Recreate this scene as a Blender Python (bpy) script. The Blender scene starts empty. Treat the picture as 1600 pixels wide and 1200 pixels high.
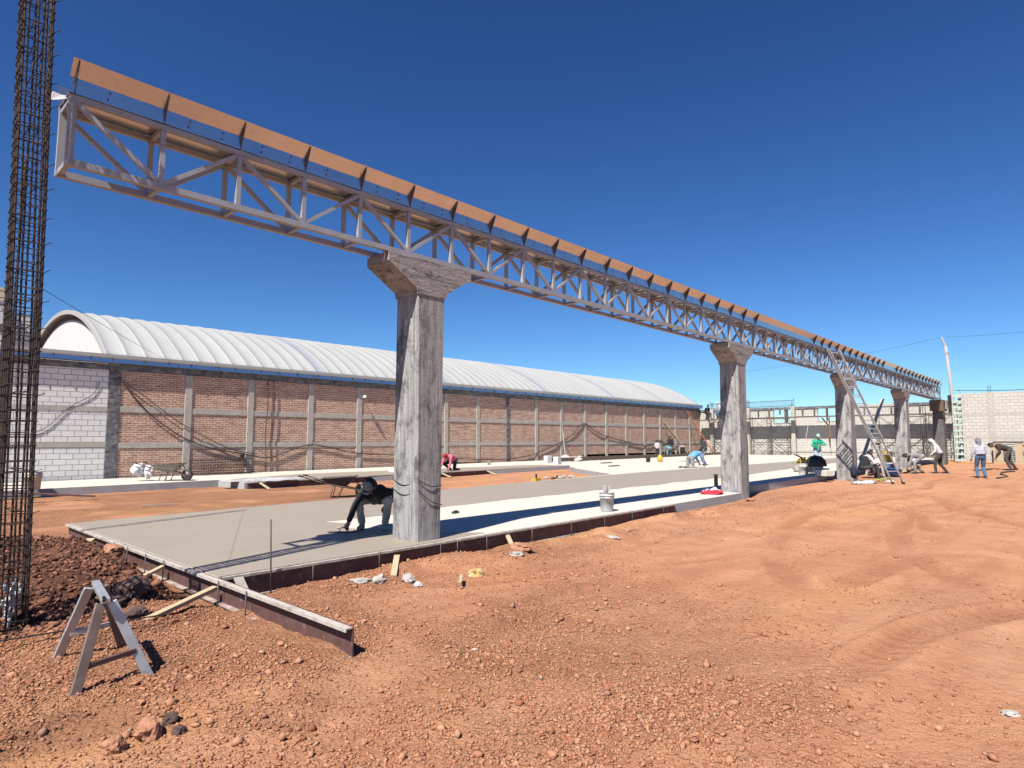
import bpy, bmesh, math, random
import numpy as np
from mathutils import Vector, Matrix, noise as mnoise
random.seed(7); rng = np.random.default_rng(11)
R = math.radians
scene = bpy.context.scene
col = scene.collection
# ------------------------------------------------------------------ camera, sky, sun
cam_d = bpy.data.cameras.new('camera'); cam = bpy.data.objects.new('camera', cam_d); col.objects.link(cam)
cam.location = (0, 0, 1.7); cam.rotation_euler = (R(90 + 5.105), 0, R(43.395 - 90))
cam_d.sensor_width = 36; cam_d.lens = 985 / 1600 * 36; cam_d.clip_start = 0.05; cam_d.clip_end = 3000
scene.camera = cam
TO_SUN = Vector((-3.0, -0.85, 4.12)).normalized()
w = bpy.data.worlds.new('World'); scene.world = w; w.use_nodes = True
nt = w.node_tree; bg = nt.nodes['Background']
sky = nt.nodes.new('ShaderNodeTexSky'); sky.sky_type = 'NISHITA'; sky.sun_disc = False
sky.sun_elevation = math.asin(TO_SUN.z); sky.sun_rotation = math.atan2(TO_SUN.x, TO_SUN.y) % (2 * math.pi)
sky.altitude = 2200; sky.air_density = 1.25; sky.dust_density = 0.25; sky.ozone_density = 3.2
sep = nt.nodes.new('ShaderNodeSeparateColor'); com = nt.nodes.new('ShaderNodeCombineColor'); nt.links.new(sky.outputs[0], sep.inputs[0])
EXPO = 1.0; ALB = .66
for i_, (k_, p_) in enumerate(((.95, 1.475), (1.22, 1.41), (1.455, 1.33))):   # deeper, more saturated clear-air blue
    a_ = nt.nodes.new('ShaderNodeMath'); a_.operation = 'POWER'; a_.inputs[1].default_value = p_; nt.links.new(sep.outputs[i_], a_.inputs[0])
    b_ = nt.nodes.new('ShaderNodeMath'); b_.operation = 'MULTIPLY'; b_.inputs[1].default_value = k_*.1**(p_-1)/2**EXPO; nt.links.new(a_.outputs[0], b_.inputs[0])
    nt.links.new(b_.outputs[0], com.inputs[i_])
nt.links.new(com.outputs[0], bg.inputs[0]); bg.inputs[1].default_value = 0.10
sl = bpy.data.lights.new('sun', 'SUN'); so = bpy.data.objects.new('sun', sl); col.objects.link(so)
sl.energy = 5.0; sl.angle = R(0.5); sl.color = (1.0, 0.95, 0.88)
so.rotation_euler = TO_SUN.to_track_quat('Z', 'Y').to_euler()
scene.view_settings.view_transform = 'Standard'; scene.view_settings.look = 'None'
scene.view_settings.exposure = EXPO; scene.view_settings.gamma = 1
scene.render.engine = 'CYCLES'
scene.cycles.max_bounces = 6; scene.cycles.diffuse_bounces = 1

# ------------------------------------------------------------------ mesh builder
class MB:
    def __init__(s): s.v = []; s.f = []; s.m = []
    def add(s, vs, fs, mi=0):
        b = len(s.v); s.v += [tuple(v) for v in vs]; s.f += [tuple(i + b for i in f) for f in fs]; s.m += [mi] * len(fs)
        return s
    def box(s, c, d, rot=None, mi=0):
        x, y, z = [k / 2 for k in d]
        vs = [Vector(p) for p in ((-x,-y,-z),(x,-y,-z),(x,y,-z),(-x,y,-z),(-x,-y,z),(x,-y,z),(x,y,z),(-x,y,z))]
        if rot is not None: vs = [rot @ v for v in vs]
        c = Vector(c)
        return s.add([v + c for v in vs], [(0,3,2,1),(4,5,6,7),(0,1,5,4),(1,2,6,5),(2,3,7,6),(3,0,4,7)], mi)
    def box2(s, a, b, mi=0):
        return s.box([(a[i]+b[i])/2 for i in range(3)], [abs(b[i]-a[i]) for i in range(3)], None, mi)
    def beam(s, p, q, wd, h, up=(0,0,1), mi=0):
        p = Vector(p); q = Vector(q); d = (q-p); L = d.length; d.normalize()
        sd = d.cross(Vector(up))
        if sd.length < 1e-4: sd = d.cross(Vector((1,0,0)))
        sd.normalize(); u = sd.cross(d)
        rot = Matrix((d, sd, u)).transposed()
        return s.box((p+q)/2, (L, wd, h), rot, mi)
    def tube(s, pts, r, n=8, mi=0, cap=True):
        pts = [Vector(p) for p in pts]; rs = r if isinstance(r, (list, tuple)) else [r]*len(pts)
        b = len(s.v); prev = None
        for i, p in enumerate(pts):
            d = (pts[min(i+1, len(pts)-1)] - pts[max(i-1, 0)]).normalized()
            a = prev if prev is not None else (Vector((0,0,1)) if abs(d.z) < .9 else Vector((1,0,0)))
            sd = d.cross(a)
            if sd.length < 1e-4: sd = d.cross(Vector((0,1,0)))
            sd.normalize(); u = sd.cross(d).normalized(); prev = u
            for k in range(n):
                t = 2*math.pi*k/n; s.v.append(tuple(p + (sd*math.cos(t) + u*math.sin(t))*rs[i]))
        for i in range(len(pts)-1):
            for k in range(n):
                a = b+i*n+k; c = b+i*n+(k+1) % n
                s.f.append((a, a+n, c+n, c)); s.m.append(mi)
        if cap:
            s.f.append(tuple(b+k for k in range(n))); s.m.append(mi)
            e = b+(len(pts)-1)*n; s.f.append(tuple(e+n-1-k for k in range(n))); s.m.append(mi)
        return s
    def lathe(s, prof, c=(0,0,0), n=20, rot=None, mi=0):
        b = len(s.v); c = Vector(c)
        for (r, z) in prof:
            for k in range(n):
                t = 2*math.pi*k/n; v = Vector((r*math.cos(t), r*math.sin(t), z))
                if rot is not None: v = rot @ v
                s.v.append(tuple(v+c))
        for i in range(len(prof)-1):
            for k in range(n):
                a = b+i*n+k; d = b+i*n+(k+1) % n
                s.f.append((a, d, d+n, a+n)); s.m.append(mi)
        return s
    def prism(s, poly, axis, a, b, mi=0):
        # poly in the two other axes; extruded along axis from a to b
        def mk(u, v, t):
            return {'x': (t,u,v), 'y': (u,t,v), 'z': (u,v,t)}[axis]
        n = len(poly); base = len(s.v)
        s.v += [mk(u, v, a) for u, v in poly] + [mk(u, v, b) for u, v in poly]
        s.f.append(tuple(base+i for i in range(n))); s.f.append(tuple(base+2*n-1-i for i in range(n))); s.m += [mi, mi]
        for i in range(n):
            j = (i+1) % n; s.f.append((base+i, base+n+i, base+n+j, base+j)); s.m.append(mi)
        return s
    def ball(s, c, r, n=8, mi=0, sc=(1,1,1), jit=0):
        c = Vector(c); b = len(s.v); m = n//2+1
        for i in range(m+1):
            th = math.pi*i/m
            for k in range(n):
                t = 2*math.pi*k/n; j = 1+random.uniform(-jit, jit)
                s.v.append((c.x+r*sc[0]*j*math.sin(th)*math.cos(t), c.y+r*sc[1]*j*math.sin(th)*math.sin(t), c.z+r*sc[2]*j*math.cos(th)))
        for i in range(m):
            for k in range(n):
                a = b+i*n+k; d = b+i*n+(k+1) % n
                s.f.append((a, a+n, d+n, d)); s.m.append(mi)
        return s
    def build(s, name, mat, parent=None, smooth=False, fix=True):
        me = bpy.data.meshes.new(name); me.from_pydata(s.v, [], s.f)
        mats = mat if isinstance(mat, (list, tuple)) else [mat]
        for x in mats: me.materials.append(x)
        me.polygons.foreach_set('material_index', s.m)
        if fix:
            bm = bmesh.new(); bm.from_mesh(me); bmesh.ops.recalc_face_normals(bm, faces=bm.faces); bm.to_mesh(me); bm.free()
        if smooth: me.polygons.foreach_set('use_smooth', [True]*len(me.polygons))
        o = bpy.data.objects.new(name, me); col.objects.link(o)
        if parent is not None: o.parent = parent
        return o
def bevel(o, w=.01, seg=2):
    m = o.modifiers.new('bevel', 'BEVEL'); m.width = w; m.segments = seg; m.limit_method = 'ANGLE'; return o
def tag(o, label, cat, group=None, kind=None):
    if label: o['label'] = label
    if cat: o['category'] = cat
    if group: o['group'] = group
    if kind: o['kind'] = kind
    return o
def thing(name, label, cat, loc=(0,0,0), rz=0, group=None):
    o = bpy.data.objects.new(name, None); o.empty_display_size = .2; col.objects.link(o); o.location = loc; o.rotation_euler = (0,0,rz)
    return tag(o, label, cat, group)
def struct(o): o['kind'] = 'structure'; return o
def copy_tree(o, parent=None):
    c = o.copy(); col.objects.link(c); c.parent = parent
    for ch in list(o.children): copy_tree(ch, c)
    return c

# ------------------------------------------------------------------ materials
MATS = {}
def NT(name):
    m = bpy.data.materials.new(name); m.use_nodes = True; n = m.node_tree
    return m, n, n.nodes['Principled BSDF']
def L(n, a, b): n.links.new(a, b)
def coords(n, scale=(1,1,1), use='Object', rot=(0,0,0)):
    tc = n.nodes.new('ShaderNodeTexCoord'); mp = n.nodes.new('ShaderNodeMapping')
    mp.inputs['Scale'].default_value = scale; mp.inputs['Rotation'].default_value = rot
    L(n, tc.outputs[use], mp.inputs[0]); return mp.outputs[0]
def noise(n, vec, scale, detail=4, rough=.55, dist=0):
    t = n.nodes.new('ShaderNodeTexNoise'); t.inputs['Scale'].default_value = scale; t.inputs['Detail'].default_value = detail
    t.inputs['Roughness'].default_value = rough; t.inputs['Distortion'].default_value = dist
    L(n, vec, t.inputs['Vector']); return t.outputs['Fac']
def ramp(n, fac, lo, hi):
    r = n.nodes.new('ShaderNodeMapRange'); r.inputs[1].default_value = lo; r.inputs[2].default_value = hi
    L(n, fac, r.inputs[0]); return r.outputs[0]
def mix(n, fac, a, b, mode='MIX'):
    m = n.nodes.new('ShaderNodeMix'); m.data_type = 'RGBA'; m.blend_type = mode
    for s, v in ((0, fac), (6, a), (7, b)):
        if hasattr(v, 'is_output'): L(n, v, m.inputs[s])
        elif s == 0: m.inputs[0].default_value = v
        else: m.inputs[s].default_value = (*v, 1) if len(v) == 3 else v
    return m.outputs[2]
def math_(n, op, a, b=0.5):
    m = n.nodes.new('ShaderNodeMath'); m.operation = op
    for i, v in enumerate((a, b)):
        if hasattr(v, 'is_output'): L(n, v, m.inputs[i])
        else: m.inputs[i].default_value = v
    return m.outputs[0]
def bump(n, h, bs, strength, dist, normal=None):
    b = n.nodes.new('ShaderNodeBump'); b.inputs['Strength'].default_value = strength; b.inputs['Distance'].default_value = dist
    L(n, h, b.inputs['Height'])
    if normal is not None: L(n, normal, b.inputs['Normal'])
    L(n, b.outputs[0], bs.inputs['Normal']); return b.outputs[0]
def mat(name, base, layers=(), rough=.8, metal=0, bmp=None, scale=(1,1,1), use='Object', spec=None):
    """layers: (noise scale, colour, lo, hi, (stretch)) mixed over base; bmp: (scale, strength, distance)"""
    m, n, b = NT(name); c = base
    for ly in layers:
        v = coords(n, ly[4] if len(ly) > 4 else scale, use)
        c = mix(n, ramp(n, noise(n, v, ly[0], 6, .6), ly[2], ly[3]), c, ly[1])
    if hasattr(c, 'is_output'): L(n, c, b.inputs['Base Color'])
    else: b.inputs['Base Color'].default_value = (*c, 1)
    b.inputs['Roughness'].default_value = rough; b.inputs['Metallic'].default_value = metal
    if spec is not None: b.inputs['Specular IOR Level'].default_value = spec
    if bmp: bump(n, noise(n, coords(n, bmp[3] if len(bmp) > 3 else scale, use), bmp[0], 6, .6), b, bmp[1], bmp[2])
    MATS[name] = m; return m

# ---- ground
def ground_mat():
    m, n, b = NT('dirt'); v = coords(n, use='Object')
    big = ramp(n, noise(n, v, .22, 3, .5, .6), .35, .68); mid = ramp(n, noise(n, v, 1.6, 5, .6, .4), .38, .66)
    fine = ramp(n, noise(n, v, 28, 6, .7), .3, .72); grit = ramp(n, noise(n, v, 95, 4, .7), .35, .7)
    c = mix(n, big, (.60,.275,.145), (.65,.345,.19)); c = mix(n, math_(n, 'MULTIPLY', mid, .6), c, (.38,.14,.068))
    c = mix(n, math_(n, 'MULTIPLY', fine, .5), c, (.60,.31,.18)); c = mix(n, math_(n, 'MULTIPLY', grit, .22), c, (.62,.37,.22))
    # wheel-worn lanes: streaks stretched along the truss direction
    st = ramp(n, noise(n, coords(n, (.18, 1.5, 1), rot=(0,0,R(9))), 1.4, 5, .6, .8), .45, .7)
    c = mix(n, math_(n, 'MULTIPLY', st, .45), c, (.37,.15,.08))
    yp = ramp(n, noise(n, coords(n, (.35, .8, 1)), .42, 2, .5), .54, .74)
    c = mix(n, math_(n, 'MULTIPLY', yp, .6), c, (.66,.34,.13))
    ta = n.nodes.new('ShaderNodeAttribute'); ta.attribute_name = 'track'
    c = mix(n, math_(n, 'MULTIPLY', ta.outputs['Fac'], .65), c, (.36,.145,.075))
    dust = ramp(n, noise(n, coords(n, (.5, 1, 1), rot=(0,0,R(-20))), .9, 5, .65, .5), .52, .7)
    c = mix(n, math_(n, 'MULTIPLY', dust, .3), c, (.68,.40,.25))
    at = n.nodes.new('ShaderNodeAttribute'); at.attribute_name = 'dark'
    c = mix(n, at.outputs['Fac'], c, mix(n, ramp(n, noise(n, v, 9, 5, .7), .4, .65), (.11,.05,.036), (.28,.115,.068)))
    L(n, c, b.inputs['Base Color']); b.inputs['Roughness'].default_value = .95; b.inputs['Specular IOR Level'].default_value = .15
    h = math_(n, 'ADD', math_(n, 'MULTIPLY', noise(n, v, 34, 5, .7), 1.0), math_(n, 'MULTIPLY', noise(n, v, 9, 3, .6), 1.6))
    n1 = bump(n, h, b, 1.0, .024)
    # crumbly clod relief where the earth is loose
    ro = n.nodes.new('ShaderNodeAttribute'); ro.attribute_name = 'rough'; hh = None
    dv = n.nodes.new('ShaderNodeVectorMath'); dv.operation = 'ADD'; L(n, v, dv.inputs[0])
    tn = n.nodes.new('ShaderNodeTexNoise'); tn.inputs['Scale'].default_value = 22; L(n, v, tn.inputs['Vector'])
    sc_ = n.nodes.new('ShaderNodeVectorMath'); sc_.operation = 'SCALE'; sc_.inputs['Scale'].default_value = .035; L(n, tn.outputs['Color'], sc_.inputs[0]); L(n, sc_.outputs[0], dv.inputs[1])
    for s_, wgt in ((26, 1.0), (58, .6), (115, .32)):
        vo = n.nodes.new('ShaderNodeTexVoronoi'); vo.inputs['Scale'].default_value = s_; L(n, dv.outputs[0], vo.inputs['Vector'])
        q = math_(n, 'MULTIPLY', math_(n, 'SUBTRACT', 1.0, vo.outputs['Distance']), wgt); hh = q if hh is None else math_(n, 'ADD', hh, q)
    bump(n, math_(n, 'MULTIPLY', hh, ro.outputs['Fac']), b, 1.0, .038, n1); return m
M_DIRT = ground_mat()
def clod_mat():
    m, n, b = NT('clod'); v = coords(n)
    at = n.nodes.new('ShaderNodeAttribute'); at.attribute_name = 'dark'
    tn = n.nodes.new('ShaderNodeAttribute'); tn.attribute_name = 'tone'
    r = n.nodes.new('ShaderNodeValToRGB'); L(n, tn.outputs['Fac'], r.inputs[0]); e = r.color_ramp.elements
    e[0].position = 0; e[0].color = (.38,.15,.08,1); e[1].position = 1; e[1].color = (.50,.36,.26,1)
    for p_, c_ in ((.35,(.50,.235,.135)),(.7,(.57,.29,.17)),(.9,(.62,.35,.21)),(.965,(.30,.13,.09))):
        k = e.new(p_); k.color = (*c_, 1)
    c = mix(n, math_(n, 'MULTIPLY', ramp(n, noise(n, v, 60, 4, .7), .35, .7), .4), r.outputs[0], (.36,.13,.065))
    c = mix(n, at.outputs['Fac'], c, mix(n, tn.outputs['Fac'], (.07,.034,.027), (.34,.155,.095)))
    L(n, c, b.inputs['Base Color']); b.inputs['Roughness'].default_value = .95; b.inputs['Specular IOR Level'].default_value = .15
    bump(n, noise(n, v, 120, 4, .7), b, .8, .006); return m
M_CLOD = clod_mat()

def concrete_col_mat(name, base, dark, lite, dmul=1.0):
    m, n, b = NT(name)
    vs = coords(n, (9, 9, .28)); fine = coords(n, (22, 22, 1.2)); hz = coords(n, (3, 3, 40))
    c = mix(n, ramp(n, noise(n, vs, 1.3, 5, .65), .4, .68), base, dark)
    c = mix(n, ramp(n, noise(n, fine, 1.0, 4, .7), .5, .75), c, lite)
    c = mix(n, math_(n, 'MULTIPLY', ramp(n, noise(n, coords(n, (1.6,1.6,.9)), 1.9, 6, .75), .49, .62), .8*dmul), c, (.075,.07,.066))
    c = mix(n, math_(n, 'MULTIPLY', ramp(n, noise(n, coords(n, (5,5,.35)), 1.7, 5, .7), .52, .62), .5), c, (.14,.13,.12))
    c = mix(n, math_(n, 'MULTIPLY', ramp(n, noise(n, hz, 1.2, 5, .7), .56, .7), .55), c, (.13,.12,.11))
    L(n, c, b.inputs['Base Color']); b.inputs['Roughness'].default_value = .9
    h = math_(n, 'ADD', noise(n, coords(n, (16,16,.5)), 1.6, 4, .6), math_(n, 'MULTIPLY', noise(n, coords(n), 26, 5, .7), .6))
    bump(n, h, b, .7, .012); return m
M_COL = concrete_col_mat('column_concrete', (.45,.44,.42), (.27,.262,.252), (.62,.605,.575))
def cap_mat():
    m, n, b = NT('cap_concrete'); v = coords(n, (1.1, 1.1, 7)); c = mix(n, ramp(n, noise(n, v, 1.7, 6, .7, .3), .38, .64), (.44,.395,.37), (.25,.225,.215))
    c = mix(n, ramp(n, noise(n, coords(n, (2, 2, 16)), 1.6, 5, .7), .52, .68), c, (.56,.51,.48))
    c = mix(n, math_(n, 'MULTIPLY', ramp(n, noise(n, coords(n, (3,3,5)), 1.8, 6, .8), .53, .62), .8), c, (.07,.06,.055))
    L(n, c, b.inputs['Base Color']); b.inputs['Roughness'].default_value = .9
    bump(n, noise(n, coords(n, (5,5,14)), 2.2, 6, .7), b, .7, .015); return m
M_CAP = cap_mat()
M_COLD = concrete_col_mat('dark_concrete', (.16,.155,.15), (.09,.088,.085), (.24,.23,.22))
def slab_mat(name, base, alt, alt2, rough, sc=1):
    m, n, b = NT(name); v = coords(n)
    c = mix(n, ramp(n, noise(n, v, .5*sc, 5, .6), .35, .7), base, alt)
    c = mix(n, math_(n, 'MULTIPLY', ramp(n, noise(n, coords(n, (.5, 3, 1)), 1.5, 5, .65, .5), .5, .72), .6), c, alt2)
    c = mix(n, math_(n, 'MULTIPLY', ramp(n, noise(n, v, 60, 3, .7), .4, .8), .12), c, (.2,.18,.16))
    L(n, c, b.inputs['Base Color'])
    rr = n.nodes.new('ShaderNodeMapRange'); L(n, noise(n, v, 1.1, 4, .6), rr.inputs[0]); rr.inputs[3].default_value = rough-.12; rr.inputs[4].default_value = rough+.12
    L(n, rr.outputs[0], b.inputs['Roughness'])
    bump(n, noise(n, coords(n, (1, 3, 1)), 5, 5, .6), b, .25, .01); return m
M_DRY = slab_mat('dry_concrete', (.72,.645,.55), (.66,.595,.51), (.75,.70,.61), .85)
M_WET = slab_mat('wet_concrete', (.375,.315,.25), (.40,.335,.265), (.335,.28,.225), .55)
M_EDGE = mat('edge_concrete', (.42,.42,.43), [(1.5,(.5,.5,.5),.4,.7), (14,(.3,.3,.3),.55,.75)], .9, bmp=(20,.6,.008))
def brick_mat(name, ax, bw, rh, mort, c1, c2, cm, dist=0, grime=(.2,.12,.09), gs=.5, off=.5, bstr=.6, patch=None):
    m, n, b = NT(name)
    tc = n.nodes.new('ShaderNodeTexCoord'); sp = n.nodes.new('ShaderNodeSeparateXYZ'); cb = n.nodes.new('ShaderNodeCombineXYZ')
    L(n, tc.outputs['Object'], sp.inputs[0])
    nz = noise(n, tc.outputs['Object'], 3.0, 4, .6); nz = math_(n, 'MULTIPLY', math_(n, 'SUBTRACT', nz, .5), dist)
    L(n, math_(n, 'ADD', sp.outputs[ax], nz), cb.inputs[0]); L(n, math_(n, 'ADD', sp.outputs['Z'], nz), cb.inputs[1])
    br = n.nodes.new('ShaderNodeTexBrick'); L(n, cb.outputs[0], br.inputs['Vector'])
    br.inputs['Scale'].default_value = 1; br.inputs['Brick Width'].default_value = bw; br.inputs['Row Height'].default_value = rh
    br.inputs['Mortar Size'].default_value = mort; br.inputs['Mortar Smooth'].default_value = .3; br.inputs['Bias'].default_value = 0; br.offset = off
    br.inputs['Color1'].default_value = (*c1,1); br.inputs['Color2'].default_value = (*c2,1); br.inputs['Mortar'].default_value = (*cm,1)
    c = mix(n, math_(n, 'MULTIPLY', ramp(n, noise(n, coords(n, (1,1,2.5)), 1.7, 5, .7), .42, .7), gs), br.outputs['Color'], grime)
    if patch: c = mix(n, math_(n, 'MULTIPLY', ramp(n, noise(n, coords(n, (1,1,5)), 2.6, 6, .8), .52, .66), .8), c, patch)
    L(n, c, b.inputs['Base Color']); b.inputs['Roughness'].default_value = .92
    h = math_(n, 'ADD', math_(n, 'MULTIPLY', br.outputs['Fac'], 1.0), math_(n, 'MULTIPLY', noise(n, tc.outputs['Object'], 30, 5, .7), .8))
    bump(n, h, b, bstr, .012); return m
M_BRICK = brick_mat('red_brick', 'X', .27, .088, .014, (.46,.195,.12), (.62,.33,.205), (.95,.81,.66), .10, (.20,.10,.08), .6, patch=(.84,.68,.55))
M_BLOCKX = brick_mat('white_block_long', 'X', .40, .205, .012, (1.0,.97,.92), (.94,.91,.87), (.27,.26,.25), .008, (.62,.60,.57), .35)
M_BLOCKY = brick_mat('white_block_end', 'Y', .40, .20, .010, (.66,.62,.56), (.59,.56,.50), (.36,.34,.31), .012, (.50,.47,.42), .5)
M_BEAMC = mat('bond_beam_concrete', (.52,.47,.41), [(2.5,(.62,.57,.50),.4,.7), (9,(.36,.32,.28),.5,.75)], .9, bmp=(16,.6,.01))
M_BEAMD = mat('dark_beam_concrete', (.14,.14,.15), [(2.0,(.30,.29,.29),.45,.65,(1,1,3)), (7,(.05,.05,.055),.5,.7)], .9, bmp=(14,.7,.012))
M_GALV = mat('galvanised_sheet', (.58,.60,.62), [(3,(.64,.66,.67),.4,.7), (18,(.46,.46,.46),.55,.75)], .26, .96, bmp=(3.5,.12,.02))
M_TRUSS = mat('grey_primer', (.43,.435,.45), [(4,(.50,.505,.52),.4,.7), (22,(.30,.28,.27),.58,.74)], .5, .15, bmp=(30,.25,.003))
M_RUST = mat('rusty_rebar', (.034,.024,.022), [(12,(.15,.065,.035),.50,.74), (40,(.03,.022,.02),.5,.7)], .85, .1, bmp=(120,.8,.003))
M_FORM = mat('red_brown_steel', (.13,.062,.055), [(5,(.19,.10,.09),.4,.7), (16,(.36,.31,.28),.6,.72,(1,1,.35))], .7, .2, bmp=(25,.4,.004))
M_FORMTOP = mat('cement_splash', (.55,.50,.44), [(9,(.34,.26,.23),.45,.7)], .9, bmp=(30,.6,.006))
M_FORMB = mat('splashed_flange', (.36,.27,.22), [(9,(.55,.49,.43),.45,.65), (5,(.16,.08,.065),.55,.7)], .9, bmp=(30,.6,.005))
M_WOOD = mat('pale_wood', (.52,.40,.25), [(3,(.62,.50,.34),.4,.7,(1,14,14)), (6,(.38,.27,.16),.5,.75,(1.4,18,18))], .8, bmp=(8,.4,.003,(1,20,20)))
M_WOODD = mat('dark_wood', (.12,.085,.06), [(3,(.20,.15,.11),.4,.7,(1,10,10))], .85)
M_ZINC = mat('galvanised_tube', (.60,.62,.64), [(9,(.72,.74,.76),.4,.65), (25,(.42,.43,.44),.55,.75)], .38, .55, bmp=(40,.2,.002))
M_BROWN = mat('brown_primer', (.17,.12,.10), [(7,(.24,.18,.155),.4,.7)], .6, .2)
M_ROOF = mat('white_roof_sheet', (.50,.50,.475), [(1.2,(.465,.465,.44),.4,.7,(1,.3,.3)), (11,(.44,.435,.41),.58,.75)], .5)
M_ROOFG = mat('grey_skylight_sheet', (.40,.415,.44), [(1.2,(.43,.44,.46),.4,.7)], .4)
M_WHITE = mat('white_paint', (.78,.78,.78), [(3,(.70,.70,.70),.4,.7)], .7)
M_YELLOWED = mat('yellowed_panel', (.68,.56,.36), [(2,(.78,.74,.66),.4,.7), (6,(.35,.22,.12),.6,.72)], .7)
M_BLACK = mat('black_plastic', (.02,.02,.022), [(10,(.04,.04,.04),.5,.7)], .5)
M_HOSE = mat('dark_hose', (.055,.035,.035), [(8,(.10,.06,.05),.4,.7)], .7)
M_YEL = mat('yellow_plastic', (.72,.46,.04), [(8,(.55,.38,.08),.5,.7)], .5)
M_BLUE = mat('blue_plastic', (.02,.13,.52), [(5,(.03,.18,.6),.4,.7)], .45)
M_BUCK = mat('splashed_bucket_plastic', (.55,.55,.57), [(7,(.70,.66,.50),.5,.66), (20,(.34,.33,.33),.58,.7)], .7, bmp=(30,.5,.004))
M_PALE = mat('pale_plastic', (.74,.73,.62), [(7,(.6,.58,.5),.5,.7)], .6)
M_ROCKG = mat('grey_rock', (.42,.38,.34), [(8,(.55,.51,.46),.4,.65), (22,(.3,.28,.26),.55,.75)], .95, bmp=(25,1,.015))
M_ROCKR = mat('red_rock', (.42,.18,.10), [(8,(.52,.27,.16),.4,.65), (20,(.22,.10,.07),.55,.75)], .95, bmp=(25,1,.02))
M_ROCKD = mat('dark_rock', (.085,.05,.045), [(8,(.16,.09,.07),.4,.65), (20,(.04,.03,.03),.55,.75)], .95, bmp=(25,1,.02))
M_ROCKY = mat('yellow_rock', (.55,.38,.13), [(8,(.66,.52,.26),.4,.65), (16,(.18,.12,.06),.55,.7)], .95, bmp=(25,1,.02))
M_RED = mat('red_cloth', (.62,.02,.05), [(6,(.45,.015,.04),.4,.7)], .9, bmp=(18,.6,.02))
M_WCLOTH = mat('white_cloth', (.74,.74,.76), [(6,(.5,.52,.56),.5,.7)], .9, bmp=(18,.6,.02))
M_GREEN = mat('pale_green_paint', (.42,.55,.47), [(9,(.55,.62,.55),.4,.7)], .6)
M_SCAF = mat('scaffold_tube', (.10,.095,.095), [(9,(.22,.14,.10),.45,.7)], .7, .3)
M_PAINT_BR = mat('grey_wheelbarrow_steel', (.05,.055,.06), [(5,(.14,.13,.12),.5,.75)], .6, .3)
M_PLATE = mat('x', (.1,.1,.1)) if 0 else None
M_TAN = mat('cement_coated_steel', (.34,.31,.26), [(5,(.45,.42,.36),.4,.7)], .85)
M_POLE = mat('pole_concrete', (.40,.385,.37), [(3,(.48,.46,.44),.4,.7)], .9)
M_BRONZE = mat('orange_tool', (.5,.12,.04), [(9,(.3,.08,.03),.5,.7)], .6)

# ------------------------------------------------------------------ terrain
def vnoise(x, y, s, seed=0):
    x = np.asarray(x)/s + seed*17.31; y = np.asarray(y)/s + seed*9.77
    xi = np.floor(x); yi = np.floor(y); fx = x-xi; fy = y-yi
    fx = fx*fx*(3-2*fx); fy = fy*fy*(3-2*fy)
    def h(a, b):
        v = np.sin(a*127.1+b*311.7+seed*74.7)*43758.5453; return v-np.floor(v)
    return (h(xi,yi)*(1-fx)+h(xi+1,yi)*fx)*(1-fy)+(h(xi,yi+1)*(1-fx)+h(xi+1,yi+1)*fx)*fy
def fbm(x, y, s, o=4, seed=0):
    r = 0; a = 1; t = 0
    for k in range(o): r = r+a*vnoise(x, y, s/2**k, seed+k); t += a; a *= .5
    return r/t
def sstep(a, b, x): t = np.clip((x-a)/(b-a), 0, 1); return t*t*(3-2*t)
def rough_mask(x, y):
    """1 = loose rubble (left, by the formwork), 0 = driven smooth (right)"""
    d = sstep(8.0, 3.2, x-.55*y+2.2) ; near = sstep(7.5, 4.5, 7.2-y)
    m = np.maximum(d*.95, .8*sstep(2.3, .4, 7.1-y)*sstep(26, 8, x))
    m = m*(.25+.75*sstep(.36, .58, fbm(x, y, 1.5, 3, 81)))+.10*sstep(.6, .7, fbm(x, y, 1.1, 3, 83))
    return np.clip(m*(1-.75*tracks(x, y)[0]), 0, 1)
ARCS = ((15.5, -10.5, 13.6), (15.5, -10.5, 15.4), (11.0, 14.5, 12.4), (11.0, 14.5, 10.6), (30, -26, 29.2), (30, -26, 31.0), (3.5, -11, 12.6))
def tracks(x, y):
    c = 0; h = 0; x = np.asarray(x, float); y = np.asarray(y, float)
    for k, (cx, cy, r) in enumerate(ARCS):
        dd = np.hypot(x-cx, y-cy)-r+.25*(fbm(x, y, 3.0, 2, 90+k)-.5); a = np.arctan2(y-cy, x-cx)
        m = np.exp(-(dd/.17)**4)*sstep(.36, .56, fbm(x, y, 2.2, 2, 95+k))*sstep(6.3, 5.4, y)*sstep(1.6, 3.0, x)
        rim = np.exp(-((np.abs(dd)-.24)/.06)**2)*sstep(.36, .56, fbm(x, y, 2.2, 2, 95+k))*sstep(6.3, 5.4, y)*sstep(1.6, 3.0, x)
        lug = .5+.5*np.sin(a*r*2*np.pi/.16+np.abs(dd)*22)
        c = np.maximum(c, m*(.55+.45*lug)); h = h-m*(.018+.014*lug)+rim*.022
    return c, h
def mound(x, y):
    m = np.exp(-(((x-1.15)/1.65)**2+((y-10.0)/2.7)**2)**1.6)
    m2 = np.exp(-(((x+1.2)/2.4)**2+((y-8.0)/1.6)**2)**1.3)
    m3 = .75*np.exp(-(((x-1.55)/1.0)**2+((y-8.0)/.9)**2)**1.5)
    return np.maximum(np.maximum(m, .8*m2), m3)*sstep(2.74, 2.45, x)
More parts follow.
